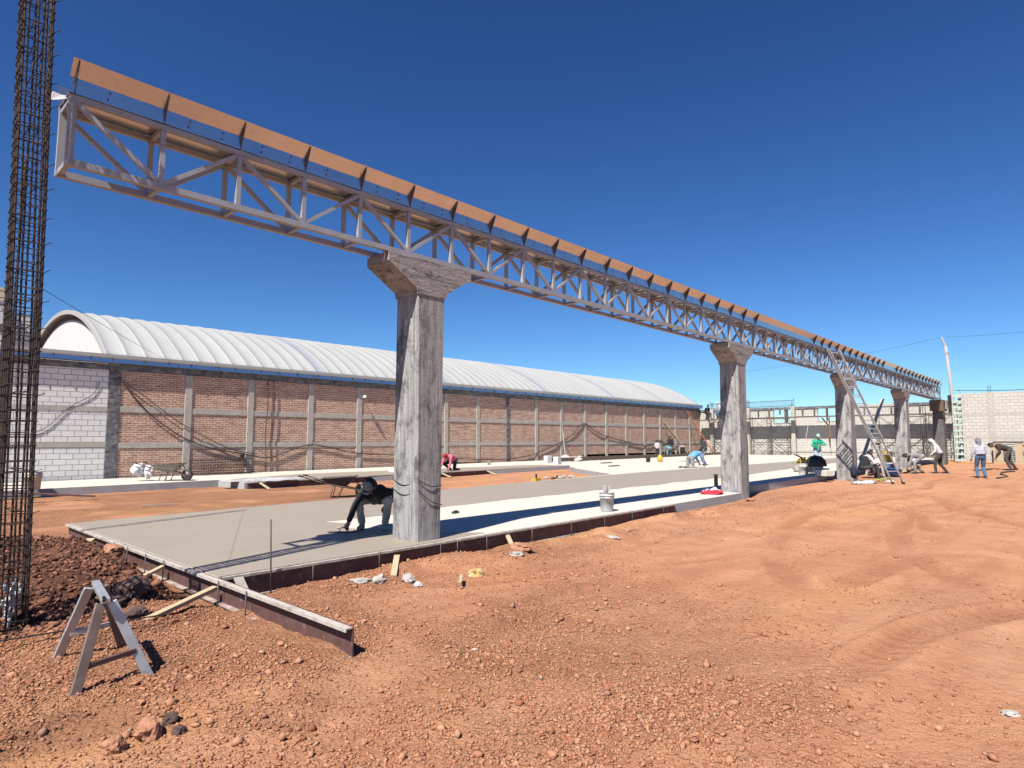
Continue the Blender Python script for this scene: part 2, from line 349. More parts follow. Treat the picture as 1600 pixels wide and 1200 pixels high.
def gz(x, y):
    x = np.asarray(x, float); y = np.asarray(y, float)
    z = .0055*np.clip(x, -40, 60)
    inside = sstep(6.95, 7.2, y)*sstep(2.6, 2.9, x)
    rm = rough_mask(x, y)
    n = (fbm(x, y, 1.6, 3, 3)-.5)*.10 + (fbm(x, y, .38, 4, 5)-.5)*(.015+.085*rm)
    n = n + (fbm(x, y, .11, 2, 61)-.5)*.030*rm
    tr = np.sin((y*1.15+.42*np.sin(x*.25))*4.2)*.014*sstep(3.5, 6, x)*sstep(6, 3, y)
    z = z + n*(1-.55*inside) + (tr+tracks(x, y)[1])*(1-inside)
    heap = np.exp(-((y-6.55)/.42)**2)*sstep(3.6, 5.0, x)*sstep(20, 12, x)*sstep(.40, .62, fbm(x, y, .9, 3, 77))
    z = z + heap*.13
    z = z + mound(x, y)*(.36+.16*(fbm(x, y, .5, 4, 9)-.5)*2)
    z = z + .05*np.exp(-((x-16.5)/3)**2-((y-6.6)/1.0)**2)
    return z
def darkm(x, y):
    m = mound(x, y); b = sstep(.06, .24, m+.22*(fbm(x, y, .6, 3, 21)-.5))
    e = sstep(.6,.75,fbm(x, y, .9, 3, 31))*sstep(2.6, 1.4, np.abs(x-1.0))*.40
    return np.clip(np.maximum(b, e), 0, 1)
def grid_mesh(name, X, Y, Z, mt, attrs):
    nr, nc = X.shape
    me = bpy.data.meshes.new(name); nv = nr*nc
    me.vertices.add(nv); me.vertices.foreach_set('co', np.stack([X, Y, Z], -1).astype(np.float32).ravel())
    i = np.arange(nr-1)[:, None]*nc+np.arange(nc-1)[None, :]
    q = np.stack([i, i+1, i+nc+1, i+nc], -1).reshape(-1, 4)
    me.loops.add(q.size); me.loops.foreach_set('vertex_index', q.ravel().astype(np.int32))
    me.polygons.add(len(q)); me.polygons.foreach_set('loop_start', np.arange(len(q), dtype=np.int32)*4)
    me.update(calc_edges=True); me.polygons.foreach_set('use_smooth', np.ones(len(q), bool))
    for k, a in attrs.items():
        at = me.attributes.new(k, 'FLOAT', 'POINT'); at.data.foreach_set('value', a.astype(np.float32).ravel())
    me.materials.append(mt); o = bpy.data.objects.new(name, me); col.objects.link(o); return o
ang = np.concatenate([np.linspace(R(-8), R(96), 640), np.linspace(R(97), R(351), 60)])
rad = np.concatenate([[.01, .6, 1.2, 1.8], np.geomspace(2.3, 700, 820)])
A, RR = np.meshgrid(ang, rad); GX = RR*np.cos(A); GY = RR*np.sin(A)
A2 = ang.copy(); 
GX = np.concatenate([GX, GX[:, :1]], 1); GY = np.concatenate([GY, GY[:, :1]], 1)
ground = struct(grid_mesh('ground', GX[:, ::-1], GY[:, ::-1], gz(GX, GY)[:, ::-1], M_DIRT, {'dark': darkm(GX, GY)[:, ::-1], 'rough': (.04+.96*rough_mask(GX, GY))[:, ::-1], 'track': tracks(GX, GY)[0][:, ::-1]}))

# loose clods: one heap of gravel nobody could count
ICO_V = []; 
bm = bmesh.new(); bmesh.ops.create_icosphere(bm, subdivisions=1, radius=1)
ICO_V = np.array([v.co[:] for v in bm.verts]); ICO_F = np.array([[v.index for v in f.verts] for f in bm.faces]); bm.free()
def clods(name, n, rmin, rmax, smin, smax, power, extra=None):
    n0 = n; n = n*(12 if extra else 1)
    th = rng.uniform(R(0), R(92), n*3); r = rmin*(rmax/rmin)**rng.random(n*3)
    x = r*np.cos(th); y = r*np.sin(th)
    keep = rng.random(n*3) < (.03+.97*rough_mask(x, y))*(.35+1.1*sstep(.38,.62,fbm(x, y, .8, 3, 51)))
    slab_ = (x > 2.55) & (y > 6.95)
    keep &= ~slab_ & ~((np.abs(x-2.72) < .1) & (y > 4.2)) & ~((y>7.0)&(x>2.2)&(y>12))
    if extra: keep &= darkm(x, y) > .5
    n = n0; x = x[keep][:n]; y = y[keep][:n]; n = len(x); r = np.hypot(x, y)
    s = smin+(smax-smin)*rng.random(n)**power
    s *= .75+.5*darkm(x, y)
    s = np.maximum(s, .0009*r)
    V = ICO_V[None]*rng.uniform(.42, 1.35, (n, len(ICO_V), 1))*rng.uniform(.6, 1.25, (n, 1, 3))*s[:, None, None]
    a = rng.uniform(0, 6.28, n); ca, sa = np.cos(a)[:, None], np.sin(a)[:, None]
    vx = V[..., 0]*ca-V[..., 1]*sa; vy = V[..., 0]*sa+V[..., 1]*ca; vz = V[..., 2]*.75
    V = np.stack([vx+x[:, None], vy+y[:, None], vz+(gz(x, y)+s*.34)[:, None]], -1)
    F = ICO_F[None]+(np.arange(n)*len(ICO_V))[:, None, None]
    me = bpy.data.meshes.new(name); me.vertices.add(V.shape[0]*V.shape[1]); me.vertices.foreach_set('co', V.astype(np.float32).ravel())
    me.loops.add(F.size); me.loops.foreach_set('vertex_index', F.ravel().astype(np.int32))
    me.polygons.add(F.size//3); me.polygons.foreach_set('loop_start', np.arange(F.size//3, dtype=np.int32)*3)
    me.update(calc_edges=True)
    for k, v in (('dark', darkm(x, y)), ('tone', rng.random(n))):
        at = me.attributes.new(k, 'FLOAT', 'POINT'); at.data.foreach_set('value', np.repeat(v, len(ICO_V)).astype(np.float32))
    me.materials.append(M_CLOD); o = bpy.data.objects.new(name, me); col.objects.link(o)
    tag(o, 'loose red earth clods and gravel strewn over the bare ground', 'gravel', kind='stuff'); return o
_a = clods('gravel', 105000, 2.8, 22, .0045, .022, 2.4)
_d = clods('gravel', 50, 5, 17, .045, .075, 1.5, extra=True); _d['label'] = 'biggest dark lumps half buried in the spoil bank'
_c = clods('gravel', 11000, 5, 17, .007, .030, 2.2, extra=True); _c['label'] = 'dark lava lumps in the spoil bank behind the sawhorse'
_b = clods('gravel', 2200, 2.8, 24, .018, .048, 2.4); _b['label'] = 'larger loose red earth lumps among the fine gravel'

# ------------------------------------------------------------------ concrete slabs
def sz(x): return .2365+.0045*x
def slab(name, poly, zoff, thick, mt, side=None):
    n = len(poly); mb = MB()
    mb.v = [(x, y, sz(x)+zoff) for x, y in poly]+[(x, y, sz(x)+zoff-thick) for x, y in poly]
    mb.f = [tuple(range(n)), tuple(range(2*n-1, n-1, -1))]+[(i, (i+1) % n, n+(i+1) % n, n+i) for i in range(n)]
    mb.m = [0, 0]+[1 if side else 0]*n
    o = mb.build(name, [mt, side] if side else mt)
    md = o.modifiers.new('tri', 'TRIANGULATE'); return struct(o)
def jag(pts, step=.5, amp=.05, seed=0):
    out = []
    for (x0, y0), (x1, y1) in zip(pts[:-1], pts[1:]):
        k = max(1, int(math.hypot(x1-x0, y1-y0)/step))
        for i in range(k):
            t = i/k; x = x0+(x1-x0)*t; y = y0+(y1-y0)*t; a = amp*2*(float(fbm(x*1.3, y*1.3, .9, 3, 70+seed))-.5)*2
            out.append((x+a*.6, y+a))
    out.append(pts[-1]); return out
front = [(2.83, 6.97), (5.9, 7.04), (12.8, 7.13), (16.46, 7.19), (16.47, 7.55), (17.2, 7.6), (17.2, 7.95), (19.6, 8.0), (30.7, 8.25), (54.3, 8.6)]
slab('concrete_slab', front+[(54.3, 27.35), (27.0, 27.35), (27.0, 21.3)]+jag([(27, 21.3), (24.5, 19.0), (21.6, 14.9)], .4, .25)+jag([(21.6, 14.7), (12, 14.02), (2.83, 13.33)], .5, .04, 2), 0, .34, M_DRY, M_EDGE)
slab('side_slab', [(-9, 22.9), (9.4, 23.45), (9.42, 21.35), (26.99, 21.3), (26.99, 27.35), (-9, 27.35)], 0, .34, M_DRY, M_EDGE)
wet_front = jag([(6.9, 7.06), (6.55, 7.75), (6.2, 8.35), (5.95, 8.75), (5.72, 9.2), (6.15, 9.65), (5.95, 10.24), (7.4, 10.15), (8.85, 10.42), (14.2, 10.5), (24, 10.38), (31.6, 11.15), (45, 11.8), (53.2, 12)], .3, .10, 4)
wet = [(2.84, 6.98), (5.9, 7.05)]+wet_front+[(53.2, 14.3), (36, 14.25), (24.5, 14.62)]+jag([(24.5, 14.62), (21.4, 14.5), (12, 14.0), (2.84, 13.3)], .5, .04, 2)[1:]
slab('wet_concrete_layer', wet, .006, .012, M_WET)

slab('wet_concrete_layer', jag([(9.8, 21.36), (9.8, 23.4), (13.0, 24.6), (19.0, 24.2), (26.5, 23.0), (26.5, 21.36)], .4, .12, 9), .006, .012, M_WET)
# ------------------------------------------------------------------ the long box girder
T0 = 1.34; BAY = .822; NB = 53; ZB = 4.375; ZT = 5.09; YF = 7.2; YB = 7.66; TILT = .0055
truss = thing('box_truss', 'long grey steel box truss spanning all the concrete columns, with diagonals between two chords', 'truss', (T0, 0, ZB))
truss.rotation_euler = (0, TILT, 0)
def lx(i): return i*BAY
H_ = ZT-ZB; LEN = NB*BAY
for nm, z, q in (('bottom_chord', .034, .034), ('top_chord', H_-.026, .026)):
    for y in (YF+q, YB-q):
        MB().box2((-.034, y-q, z-q), (LEN+.034, y+q, z+q)).build(nm, M_TRUSS, truss)
def vert(mb, i, y):
    x = lx(i); wv = .033 if i == 0 else .026
    mb.box2((x-wv, y-.025, .069), (x+wv, y+.025, H_-.053))
def diag(mb, i, y):
    a, b = lx(i)+.03, lx(i+1)-.03
    if i % 2 == 0: mb.beam((a, y, H_-.065), (b, y, .08), .045, .045, (0,1,0))
    else: mb.beam((a, y, .08), (b, y, H_-.065), .045, .045, (0,1,0))
def crs(mb, i, z): mb.box2((lx(i)-.024, YF+.054, z-.024), (lx(i)+.024, YB-.054, z+.024))
for y in (YF+.030, YB-.030):
    for i in range(NB+1):
        if i < 48: m_ = MB(); vert(m_, i, y); m_.build('vertical', M_TRUSS, truss)
    for i in range(NB):
        if i < 48: m_ = MB(); diag(m_, i, y); m_.build('diagonal', M_TRUSS, truss)
rest = MB(); rest2 = MB(); rest3 = MB()
for y in (YF+.030, YB-.030):
    for i in range(48, NB+1): vert(rest, i, y)
    for i in range(48, NB): diag(rest2, i, y)
for z in (.034, H_-.027):
    for i in range(NB+1):
        if i < 48: m_ = MB(); crs(m_, i, z); m_.build('cross_strut', M_TRUSS, truss)
        else: crs(rest3, i, z)
for mb, nm in ((rest, 'vertical'), (rest2, 'diagonal'), (rest3, 'cross_strut')): mb.build(nm, M_TRUSS, truss)['kind'] = 'stuff'
# gutter trough riding on the truss
gut = thing('roof_gutter', 'bent galvanised sheet gutter trough riding on top of the long truss', 'gutter', (T0, 0, ZT)); gut.rotation_euler = (0, TILT, 0)
prof = [(YF-.125, .315), (YF-.008, .170), (YF-.005, .012)]
prof = prof+[(2*(YF+YB)/2-y, z) for y, z in reversed(prof)]
joints = [0, 3.12, 6.15, 9.15, 12.15]+[12.15+3.05*k for k in range(1, 10)]+[LEN+.25-.55]
for k in range(len(joints)-1):
    a, b = joints[k]+(.004 if k else -.04), joints[k+1]+.03
    o_ = .0016*(k % 2); t = .003
    pin = [(y, z+o_) for y, z in prof]
    pout = [(y, z+o_+t) for y, z in prof]
    pin2 = [(pin[0][0]+.002, pin[0][1]+.002)]
    MB().prism(pin+list(reversed(pout)), 'x', a, b).build('gutter_sheet', M_GALV, gut)
M_GUSS = mat('dark_gusset', (.14,.125,.12), [(6,(.20,.18,.17),.4,.7)], .7, .2)
def guss(x):
    g = MB()
    g.prism([(YF-.006, .004), (YF-.010, .171), (YF-.120, .309), (YF-.130, .296)], 'x', x-.004, x+.004)
    g.build('gusset', M_GUSS, gut)
for i in range(NB+1):
    px_gap = (21 <= i <= 25) or (38 <= i <= 39) or i == 3
    if px_gap and i != 3: continue
    guss(max(.01, lx(i)))
gb = MB()
for i in range(0, 16):
    for dx in (.28, .72) if i % 3 else (.34,):
        for q in (.05, .12):
            yy = YF-.005-.003*q/.158
            gb.ball(((i+dx)*BAY+q*.2, yy-.006, .012+q), .011, 6, sc=(1,.5,1))
gb.build('rivet', M_GUSS, gut)['kind'] = 'stuff'
# scrap of foil tied to the near end of the truss
fo = MB(); fo.v = [(1.36,7.28,5.10),(1.27,7.36,5.12),(1.17,7.42,5.16),(1.20,7.42,5.06),(1.27,7.36,5.07),(1.37,7.3,5.085)]; fo.f = [(0,1,4,5),(1,2,3,4)]; fo.m = [0,0]
o = fo.build('plastic_scrap', M_WCLOTH, None, fix=False); s_ = o.modifiers.new('s','SOLIDIFY'); s_.thickness = .004
tag(o, 'crumpled white plastic scrap fluttering at the near end of the truss', 'scrap')

# ------------------------------------------------------------------ concrete columns
def column(cx, zbase, ztop, label, mats=(M_COL, M_CAP), flare=.0, depth=(.52, .60), hw=(.255, .215), cap=.785, nameg='concrete columns carrying the truss'):
    c = thing('concrete_column', label, 'column', (cx, YF, zbase), 0, nameg)
    h = ztop-zbase; neck = h-.50
    mb = MB(); n = 14; rows = []
    for k in range(n+1):
        t = k/n; z = neck*t; a = hw[1]+(hw[0]-hw[1])*t; d = depth[1]+(depth[0]-depth[1])*t
        if flare and t < .55: a += flare*math.sin(math.pi*min(1, t/.55))*.5; 
        ch = .02
        rows.append([(-a+ch, 0, z), (a-ch, 0, z), (a, ch, z), (a, d-ch, z), (a-ch, d, z), (-a+ch, d, z), (-a, d-ch, z), (-a, ch, z)])
    for r_ in rows: mb.v += r_
    for k in range(n):
        for j in range(8): mb.f.append((k*8+j, k*8+(j+1) % 8, k*8+8+(j+1) % 8, k*8+8+j)); mb.m.append(0)
    mb.f.append(tuple(range(8))); mb.f.append(tuple(n*8+j for j in range(7, -1, -1))); mb.m += [0, 0]
    o1 = mb.build('shaft', mats[0], c)
    a = hw[0]+.012
    cp = MB().prism([(-a, neck-.02), (a, neck-.02), (a+.02, neck+.06), (cap, h-.13), (cap, h), (-cap, h), (-cap, h-.13), (-a-.02, neck+.06)], 'y', -.012, depth[0]+.01)
    cp.box2((-a-.24, -.014, neck+.245), (a+.24, -.0125, neck+.252))
    bevel(cp.build('capital', mats[1], c), .01, 1)
    return c
def zt(x): return ZB-TILT*(x-T0)-.002
column(5.88, .10, zt(5.88), 'nearest concrete column, standing in the grey slab with loops of wire round its foot')
column(16.76, .02, zt(16.76), 'second concrete column from the near end, half outside the slab beside the red cloth', flare=.06)
column(26.85, .05, zt(26.85), 'third concrete column, with the leaning aluminium ladder beside it', flare=.12, hw=(.30,.27))
column(36.1, .1, zt(36.1), 'fourth concrete column, just behind the yellow bucket', flare=.12, hw=(.30,.27))
c5 = column(45.6, .15, zt(44.9), 'darkest and farthest concrete column under the far end of the truss', mats=(M_COLD, M_COLD), hw=(.36,.36), cap=.6)
fb = thing('formwork_box', 'open wooden formwork box high on the far dark column', 'formwork', (45.6, YF, 3.5))
MB().box2((-.72, -.10, -.05), (-.69, .6, .62)).build('side_panel', M_WOODD, fb); MB().box2((-.66, -.12, -.05), (.30, -.09, .10)).build('front_board', M_WOODD, fb)
MB().box2((.02, -.12, .12), (.62, -.09, .62)).build('front_board', M_WOOD, fb)
MB().box2((.66, -.30, -.10), (.72, -.12, .95)).build('upright_board', M_BLACK, fb)
# wire tied round the nearest column foot
for k, (z0, dz, lab) in enumerate(((1.12, -.1, 'upper'), (.98, -.24, 'lower'))):
    pts = []
    for t in np.linspace(0, 1, 26):
        if t < .5: x = 5.88-.222-.012*math.sin(9*t); y = YF+.60-.6*2*t; z = z0-.09*math.sin(math.pi*2*t)+.02
        else: x = 5.66+.44*(t-.5)*2; y = YF-.010-.012*abs(math.sin(7*t)); z = z0+.02+dz*(t-.5)*2-.05*math.sin(math.pi*(t-.5)*2)
        pts.append((x, y, z))
    tag(MB().tube(pts, .006, 6).build('cable', M_BLACK, None, True), 'thin black wire, the %s of two looped across the foot of the nearest column' % lab, 'cable')

# ------------------------------------------------------------------ rebar cages
def rebar_cage(cx, cy, z0, h, a, b, nx, ny, label, sp=.085, lean=(0,0), group=None, rr=.0095):
    c = thing('rebar_cage', label, 'rebar cage', (cx, cy, z0), 0, group)
    bars = []
    for i in range(nx):
        x = -a/2+a*i/(nx-1)
        for y in (-b/2, b/2): bars.append((x, y))
    for j in range(1, ny-1):
        y = -b/2+b*j/(ny-1)
        for x in (-a/2, a/2): bars.append((x, y))
    for (x, y) in bars:
        j1, j2 = random.uniform(-.012,.012), random.uniform(-.012,.012); k = 14
        pts = [(x+j1*math.sin(2.1*t*k/3+x*20)*.7+lean[0]*t, y+j2*math.cos(1.7*t*k/3+y*20)*.7+lean[1]*t, h*t*random.uniform(.999,1)+(random.uniform(0,.12) if t == 1 else 0)) for t in np.linspace(0, 1, k)]
        MB().tube(pts, rr, 6).build('long_bar', M_RUST, c, True)
    st = MB(); z = .1; k = 0
    while z < h-.1:
        t = z/h; ox, oy = lean[0]*t, lean[1]*t; e = .012; tl = random.uniform(-.012,.012); tl2 = random.uniform(-.012,.012)
        P = [(-a/2-e, -b/2-e, z+tl), (a/2+e, -b/2-e, z+tl2), (a/2+e, b/2+e, z-tl), (-a/2-e, b/2+e, z-tl2)]
        P = [(x+ox, y+oy, zz) for x, y, zz in P]
        st.tube(P+[P[0]], .0048, 5)
        if k % 3 == 0:
            st.tube([P[0], (P[0][0]-.04, P[0][1]-.03, z-.012), (P[0][0]+.03, P[0][1]+.02, z-.04)], .004, 5)
            st.tube([P[1], (P[1][0]+.04, P[1][1]-.03, z+.02)], .004, 5)
            # small inner link
            Q = [(-a/6+ox, -b/2-e+oy, z+.03), (a/6+ox, -b/2-e+oy, z+.03), (a/6+ox, b/2+e+oy, z+.03), (-a/6+ox, b/2+e+oy, z+.03)]
            st.tube(Q+[Q[0]], .0045, 5)
        if k % 2 == 0:
            for (x, y) in random.sample(bars, 4):
                st.tube([(x+ox-.012, y+oy-.016, z), (x+ox+.02, y+oy-.03, z+random.uniform(-.02,.02))], .0025, 4)
        z += sp*(.62+.75*((k*7) % 5)/4) if z > 2.4 else sp*1.55*(.7+.3*(k % 2)); k += 1
    st.build('stirrup', M_RUST, c)['kind'] = 'stuff'
    return c
rebar_cage(1.09, 7.02, -.02, 6.25, .21, .27, 4, 4, 'tall rusty rebar cage rising out of the frame beside the near end of the truss', lean=(-.12,-.03))
rebar_cage(1.59, 11.8, 0, 6.0, .12, .12, 2, 2, 'slender rebar cage at the left border, only its top in view', sp=.16, lean=(0.0,0.06))
# bags and cement-smeared starter packed in the foot of the cage
MB_ = MB()
for k in range(16): MB_.ball((1.05+.05*(k%2)+random.uniform(-.04,.04), 7.0+random.uniform(-.1,.1), .06+.028*k), random.uniform(.018,.042), 7, sc=(.7,1,1.4), jit=.55)
tag(MB_.build('cement_bag', M_WCLOTH, None, True), 'torn white cement bag wedged in the foot of the rebar cage', 'bag')

# ------------------------------------------------------------------ formwork round the slab
def rail(name, label, p, q, h=.235, z1=None, side=1, flange=.055, mt=M_FORM, top=True, web=.012):
    # channel-section form: web plus top and bottom flanges turned outwards
    p = Vector(p); q = Vector(q); d = q-p; ln = d.length; a = math.atan2(d.y, d.x)
    t = thing(name, label, 'formwork', p, a, 'steel form rails round the slab')
    dz = (q.z-p.z)
    sh = lambda v: [(x, y, z+dz*x/ln) for x, y, z in v]
    m1 = MB().box2((0, 0, -h), (ln, web, 0)); m1.v = sh(m1.v); m1.build('web', mt, t)
    y0, y1 = (-flange, -.0005)
    m2 = MB().box2((0, y0, -.012), (ln, y1, -.001)).box2((0, y0, -.03), (ln, y0+.008, -.012)); m2.v = sh(m2.v); m2.build('flange', M_FORMTOP if top else mt, t)
    m3 = MB().box2((0, y0, -h), (ln, y1, -h+.012)); m3.v = sh(m3.v); m3.build('flange', M_FORMB, t)
    return t
zs = lambda x: sz(x)+.004
# left end: outward side is -x, rails run from far to near so that local -y points outwards
rail('form_rail', 'long red-brown form rail along the near slab end, jutting past its corner', (2.80, 10.05, zs(2.8)), (2.80, 4.34, zs(2.8)+.01), flange=.062)
rail('form_rail', 'short form rail at the far left slab corner, half buried by dark spoil', (2.81, 13.3, zs(2.8)), (2.805, 10.09, zs(2.8)), flange=.062)
xs_ = [2.86, 6.0, 9.15, 12.78]; fy = lambda x: 6.955+.0155*(x-2.9)
labs = ['dark steel form rail at the near corner of the slab, left of the nearest column', 'dark steel form rail starting at the nearest column, with one wood brace', 'dark steel form rail on the slab edge below the dirty white bucket']
for k in range(3):
    a, b = xs_[k]+.006, xs_[k+1]-.006
    rail('form_rail', labs[k], (a, fy(a), zs(a)), (b, fy(b), zs(b)), flange=.05, h=.25)
rail('form_rail', 'dark steel form rail on the side slab, right of the dark wheelbarrow', (9.5, 21.28, zs(9.5)), (14.3, 21.27, zs(14.3)), flange=.05, h=.25)
rail('form_rail', 'dark steel form rail on the side slab, below the worker in pink', (16.0, 21.27, zs(16)), (20.9, 21.24, zs(20.9)), flange=.05, h=.25)
def stake(x, y, z0, z1, label=None, r=.007, lean=(0,0)):
    o = MB().tube([(x, y, z0-.1), (x+lean[0], y+lean[1], z1)], r, 6).build('stake', M_SCAF, None, True)
    return tag(o, label or 'short steel pin driven against a form rail at the slab edge', 'stake', 'steel pins holding the form rails')
ORD = ['first','second','third','fourth','fifth','sixth','seventh','eighth','ninth','tenth','eleventh']
for q, x in enumerate((3.9, 4.84, 5.88, 6.2, 6.8, 7.3, 7.85, 8.91, 9.94, 10.91, 12.16)): stake(x, fy(x)-.062, gz(x, 6.9)+0, zs(x)-.005+random.uniform(-.02,.02), ORD[q]+' steel pin from the near corner along the front form rail')
for q, y in enumerate((6.05, 6.7, 8.3, 8.95, 9.7, 10.3)): stake(2.80-.075, y, 0, zs(2.8)+.02, ORD[q]+' steel pin from the jutting tip of the end form rail')
for x, q in ((18.5,'left of two pins before the side slab form below the worker in pink'), (19.9,'right of two pins before the side slab form below the worker in pink'), (12.5,'steel pin before the side slab form right of the dark wheelbarrow')): stake(x, 21.2, 0, zs(x)+.03, q)
stake(3.38, 6.88, 0, .82, 'tall thin steel rod standing by the near corner of the slab', .009, (-.03, .0))['group'] = 'tall rod'
def plank(label, p, q, w_, h_, mt=M_WOOD, group=None, up=(0,0,1), name='plank', cat='plank'):
    c = (Vector(p)+Vector(q))/2
    m_ = MB().beam(Vector(p)-c, Vector(q)-c, w_, h_, up); o = m_.build(name, mt); o.location = c
    bevel(o, .003, 1); return tag(o, label, cat, group)
G_ = 'wood braces propping the form rails'
plank('pale wood brace against the front form rail, nearest to the slab corner', (5.10, 6.90, .19), (4.72, 6.45, .05), .075, .03, group=G_)
plank('pale wood brace against the front form rail, just right of the nearest column', (7.28, 6.98, .21), (6.98, 6.55, .06), .07, .028, group=G_)
plank('small pale wood brace against the end form rail beside the dark spoil', (2.73, 8.32, .2), (2.34, 8.22, .07), .07, .03, group=G_)
plank('longest pale wood brace, lying against the end form rail near the slab corner', (2.73, 6.78, .19), (2.02, 6.55, .05), .075, .04, group=G_)
plank('pale wood wedge at the far left corner of the slab', (2.70, 11.4, .2), (2.5, 11.1, .12), .12, .03, group=G_)
plank('short grey board leaning inside the angle where the form rails cross', (2.98, 6.62, .10), (3.0, 6.86, .24), .10, .02, M_TAN, up=(0,0,1))
plank('white brace on the side slab form, left of the dark wheelbarrow', (9.9, 21.2, .25), (10.0, 20.7, .06), .09, .04, group=G_)
plank('white brace on the side slab form below the worker in pink, left one', (18.0, 21.2, .27), (18.0, 20.6, .12), .09, .04, group=G_)
plank('white brace on the side slab form below the worker in pink, right one', (20.75, 21.2, .28), (20.75, 20.6, .13), .09, .04, group=G_)
plank('dark brown board bridging from the side slab to the ground at far left', (2.9, 21.6, .33), (5.0, 20.9, .13), .10, .05, M_FORM)
plank('thin pale stick lying on the red ground strip at left', (5.3, 17.9, .07), (6.1, 17.7, .06), .035, .02, M_TAN)
plank('small broken wood offcut on the rubble below the front form rail', (5.0, 5.55, .07), (5.2, 5.75, .09), .04, .02)
# cement crumbs along the foot of the forms
# ------------------------------------------------------------------ sawhorse
sh = thing('sawhorse', 'small galvanised steel sawhorse standing on the red rubble at lower left', 'sawhorse', (1.42, 5.6, 0))
def shb(n_, p, q, m_=M_ZINC, w_=.064, h_=.03, up=(0,1,0)):
    c = Vector((1.42, 5.6, 0)); o = MB().beam(Vector(p)-c, Vector(q)-c, w_, h_, up).build(n_, m_, sh); bevel(o, .003, 1)
shb('ridge_beam', (1.455, 5.93, .575), (1.345, 5.20, .575), M_ZINC, .055, .035, (0,0,1))
shb('leg', (1.40, 5.88, .55), (1.245, 6.03, .0), M_ZINC); shb('leg', (1.33, 5.27, .545), (1.15, 5.06, -.02), M_BROWN)
shb('leg', (1.40, 5.27, .55), (1.64, 5.18, -.01), M_ZINC); shb('leg', (1.49, 5.86, .55), (1.70, 6.02, -.01), M_BROWN)
shb('stretcher', (1.21, 5.135, .17), (1.55, 5.205, .19), M_FORM, .035, .03); shb('stretcher', (1.31, 5.97, .2), (1.62, 5.97, .22), M_ZINC, .035, .03)
shb('ridge_cap', (1.33, 5.19, .59), (1.335, 5.22, .59), M_BLACK, .04, .02)
plank('thin rusty rod lying across the dark spoil behind the sawhorse', (.7, 6.5, .12), (2.2, 6.35, .12), .012, .012, M_RUST, name='rod', cat='rod')

# ------------------------------------------------------------------ notable rocks
def rock(label, x, y, s, mt, sc=(1,1,.7), seed=0, z=None):
    bm = bmesh.new(); bmesh.ops.create_icosphere(bm, subdivisions=3, radius=s)
    for v in bm.verts:
        d = v.co.normalized(); f = 1+.42*mnoise.noise(d*1.5+Vector((seed*3.1,0,0)))+.22*mnoise.noise(d*4+Vector((seed,5,0)))
        v.co = Vector((v.co.x*sc[0], v.co.y*sc[1], v.co.z*sc[2]))*f
    me = bpy.data.meshes.new('rock'); bm.to_mesh(me); bm.free(); me.materials.append(mt)
    o = bpy.data.objects.new('rock', me); col.objects.link(o)
    o.location = (x, y, (float(gz(x, y)) if z is None else z)+s*sc[2]*.45); o.rotation_euler = (0, 0, seed)
    return tag(o, label, 'rock')
rock('big reddish stone in the lower left, largest of the cluster before the sawhorse', 1.32, 4.13, .075, M_ROCKR, (1.2,.9,.85), 1)
rock('red stone left of the largest one in the cluster before the sawhorse', 1.13, 4.06, .055, M_ROCKR, (.9,1,.9), 2)
rock('small dark stone right of the largest one in the cluster before the sawhorse', 1.47, 4.22, .05, M_ROCKD, (1,1,.8), 3)
rock('smallest dark stone at the right end of the cluster before the sawhorse', 1.45, 4.03, .04, M_ROCKD, (1,1,.8), 4)
rock('dark lava boulder behind the sawhorse, nearest to the wood brace', 2.12, 7.35, .14, M_ROCKD, (1.1,1,.8), 5)
rock('dark lava boulder behind the sawhorse ridge', 1.88, 7.1, .11, M_ROCKD, (1,1,.8), 6)
rock('flat dark lava boulder low behind the sawhorse', 2.0, 6.75, .10, M_ROCKD, (1.2,1,.55), 7)
rock('orange lump of earth against the end form rail', 2.52, 9.55, .13, M_ROCKR, (1.1,.9,.8), 8)
rock('flat grey stone at the foot of the front form rail', 4.35, 6.62, .085, M_ROCKG, (1.5,.8,.45), 9)
rock('round pale stone beside the flat grey stone at the form rail', 4.47, 6.38, .075, M_ROCKG, (1,1,.85), 10)
rock('pale stone in the rubble under the wood brace nearest the slab corner', 4.70, 6.12, .075, M_ROCKG, (1.1,1,.75), 11)
rock('small white lump in front of the pale stone in the rubble', 4.68, 5.92, .045, M_WCLOTH, (1,1,.7), 12)
rock('yellow and black stone on the rubble right of the nearest column', 5.52, 5.84, .10, M_ROCKY, (1.25,.85,.6), 13)
rock('red earth lump by the front form rail, beyond the yellow stone', 6.9, 6.35, .14, M_ROCKR, (1.4,1,.5), 14)
rock('grey rubble lump below the front form rail, beyond the yellow stone', 6.6, 6.15, .07, M_ROCKG, (1.4,1,.5), 15)
rock('flat red clod on the ground below the dirty white bucket', 9.9, 6.4, .12, M_ROCKR, (1.5,1,.35), 16)
rock('grey and white broken lump on the ground below the bucket', 8.9, 6.1, .09, M_ROCKG, (1.6,.8,.3), 17)
rock('pale stone half sunk in the bare ground at the lower right border', 5.05, .55, .035, M_ROCKG, (1.6,1,.5), 18)
rock('white chip lying alone on the red ground in the lower middle', 3.63, 3.85, .022, M_WCLOTH, (1.5,1,.4), 19)
rock('brown clod at the base of the second column', 16.0, 6.75, .10, M_ROCKR, (1.4,1,.4), 20)

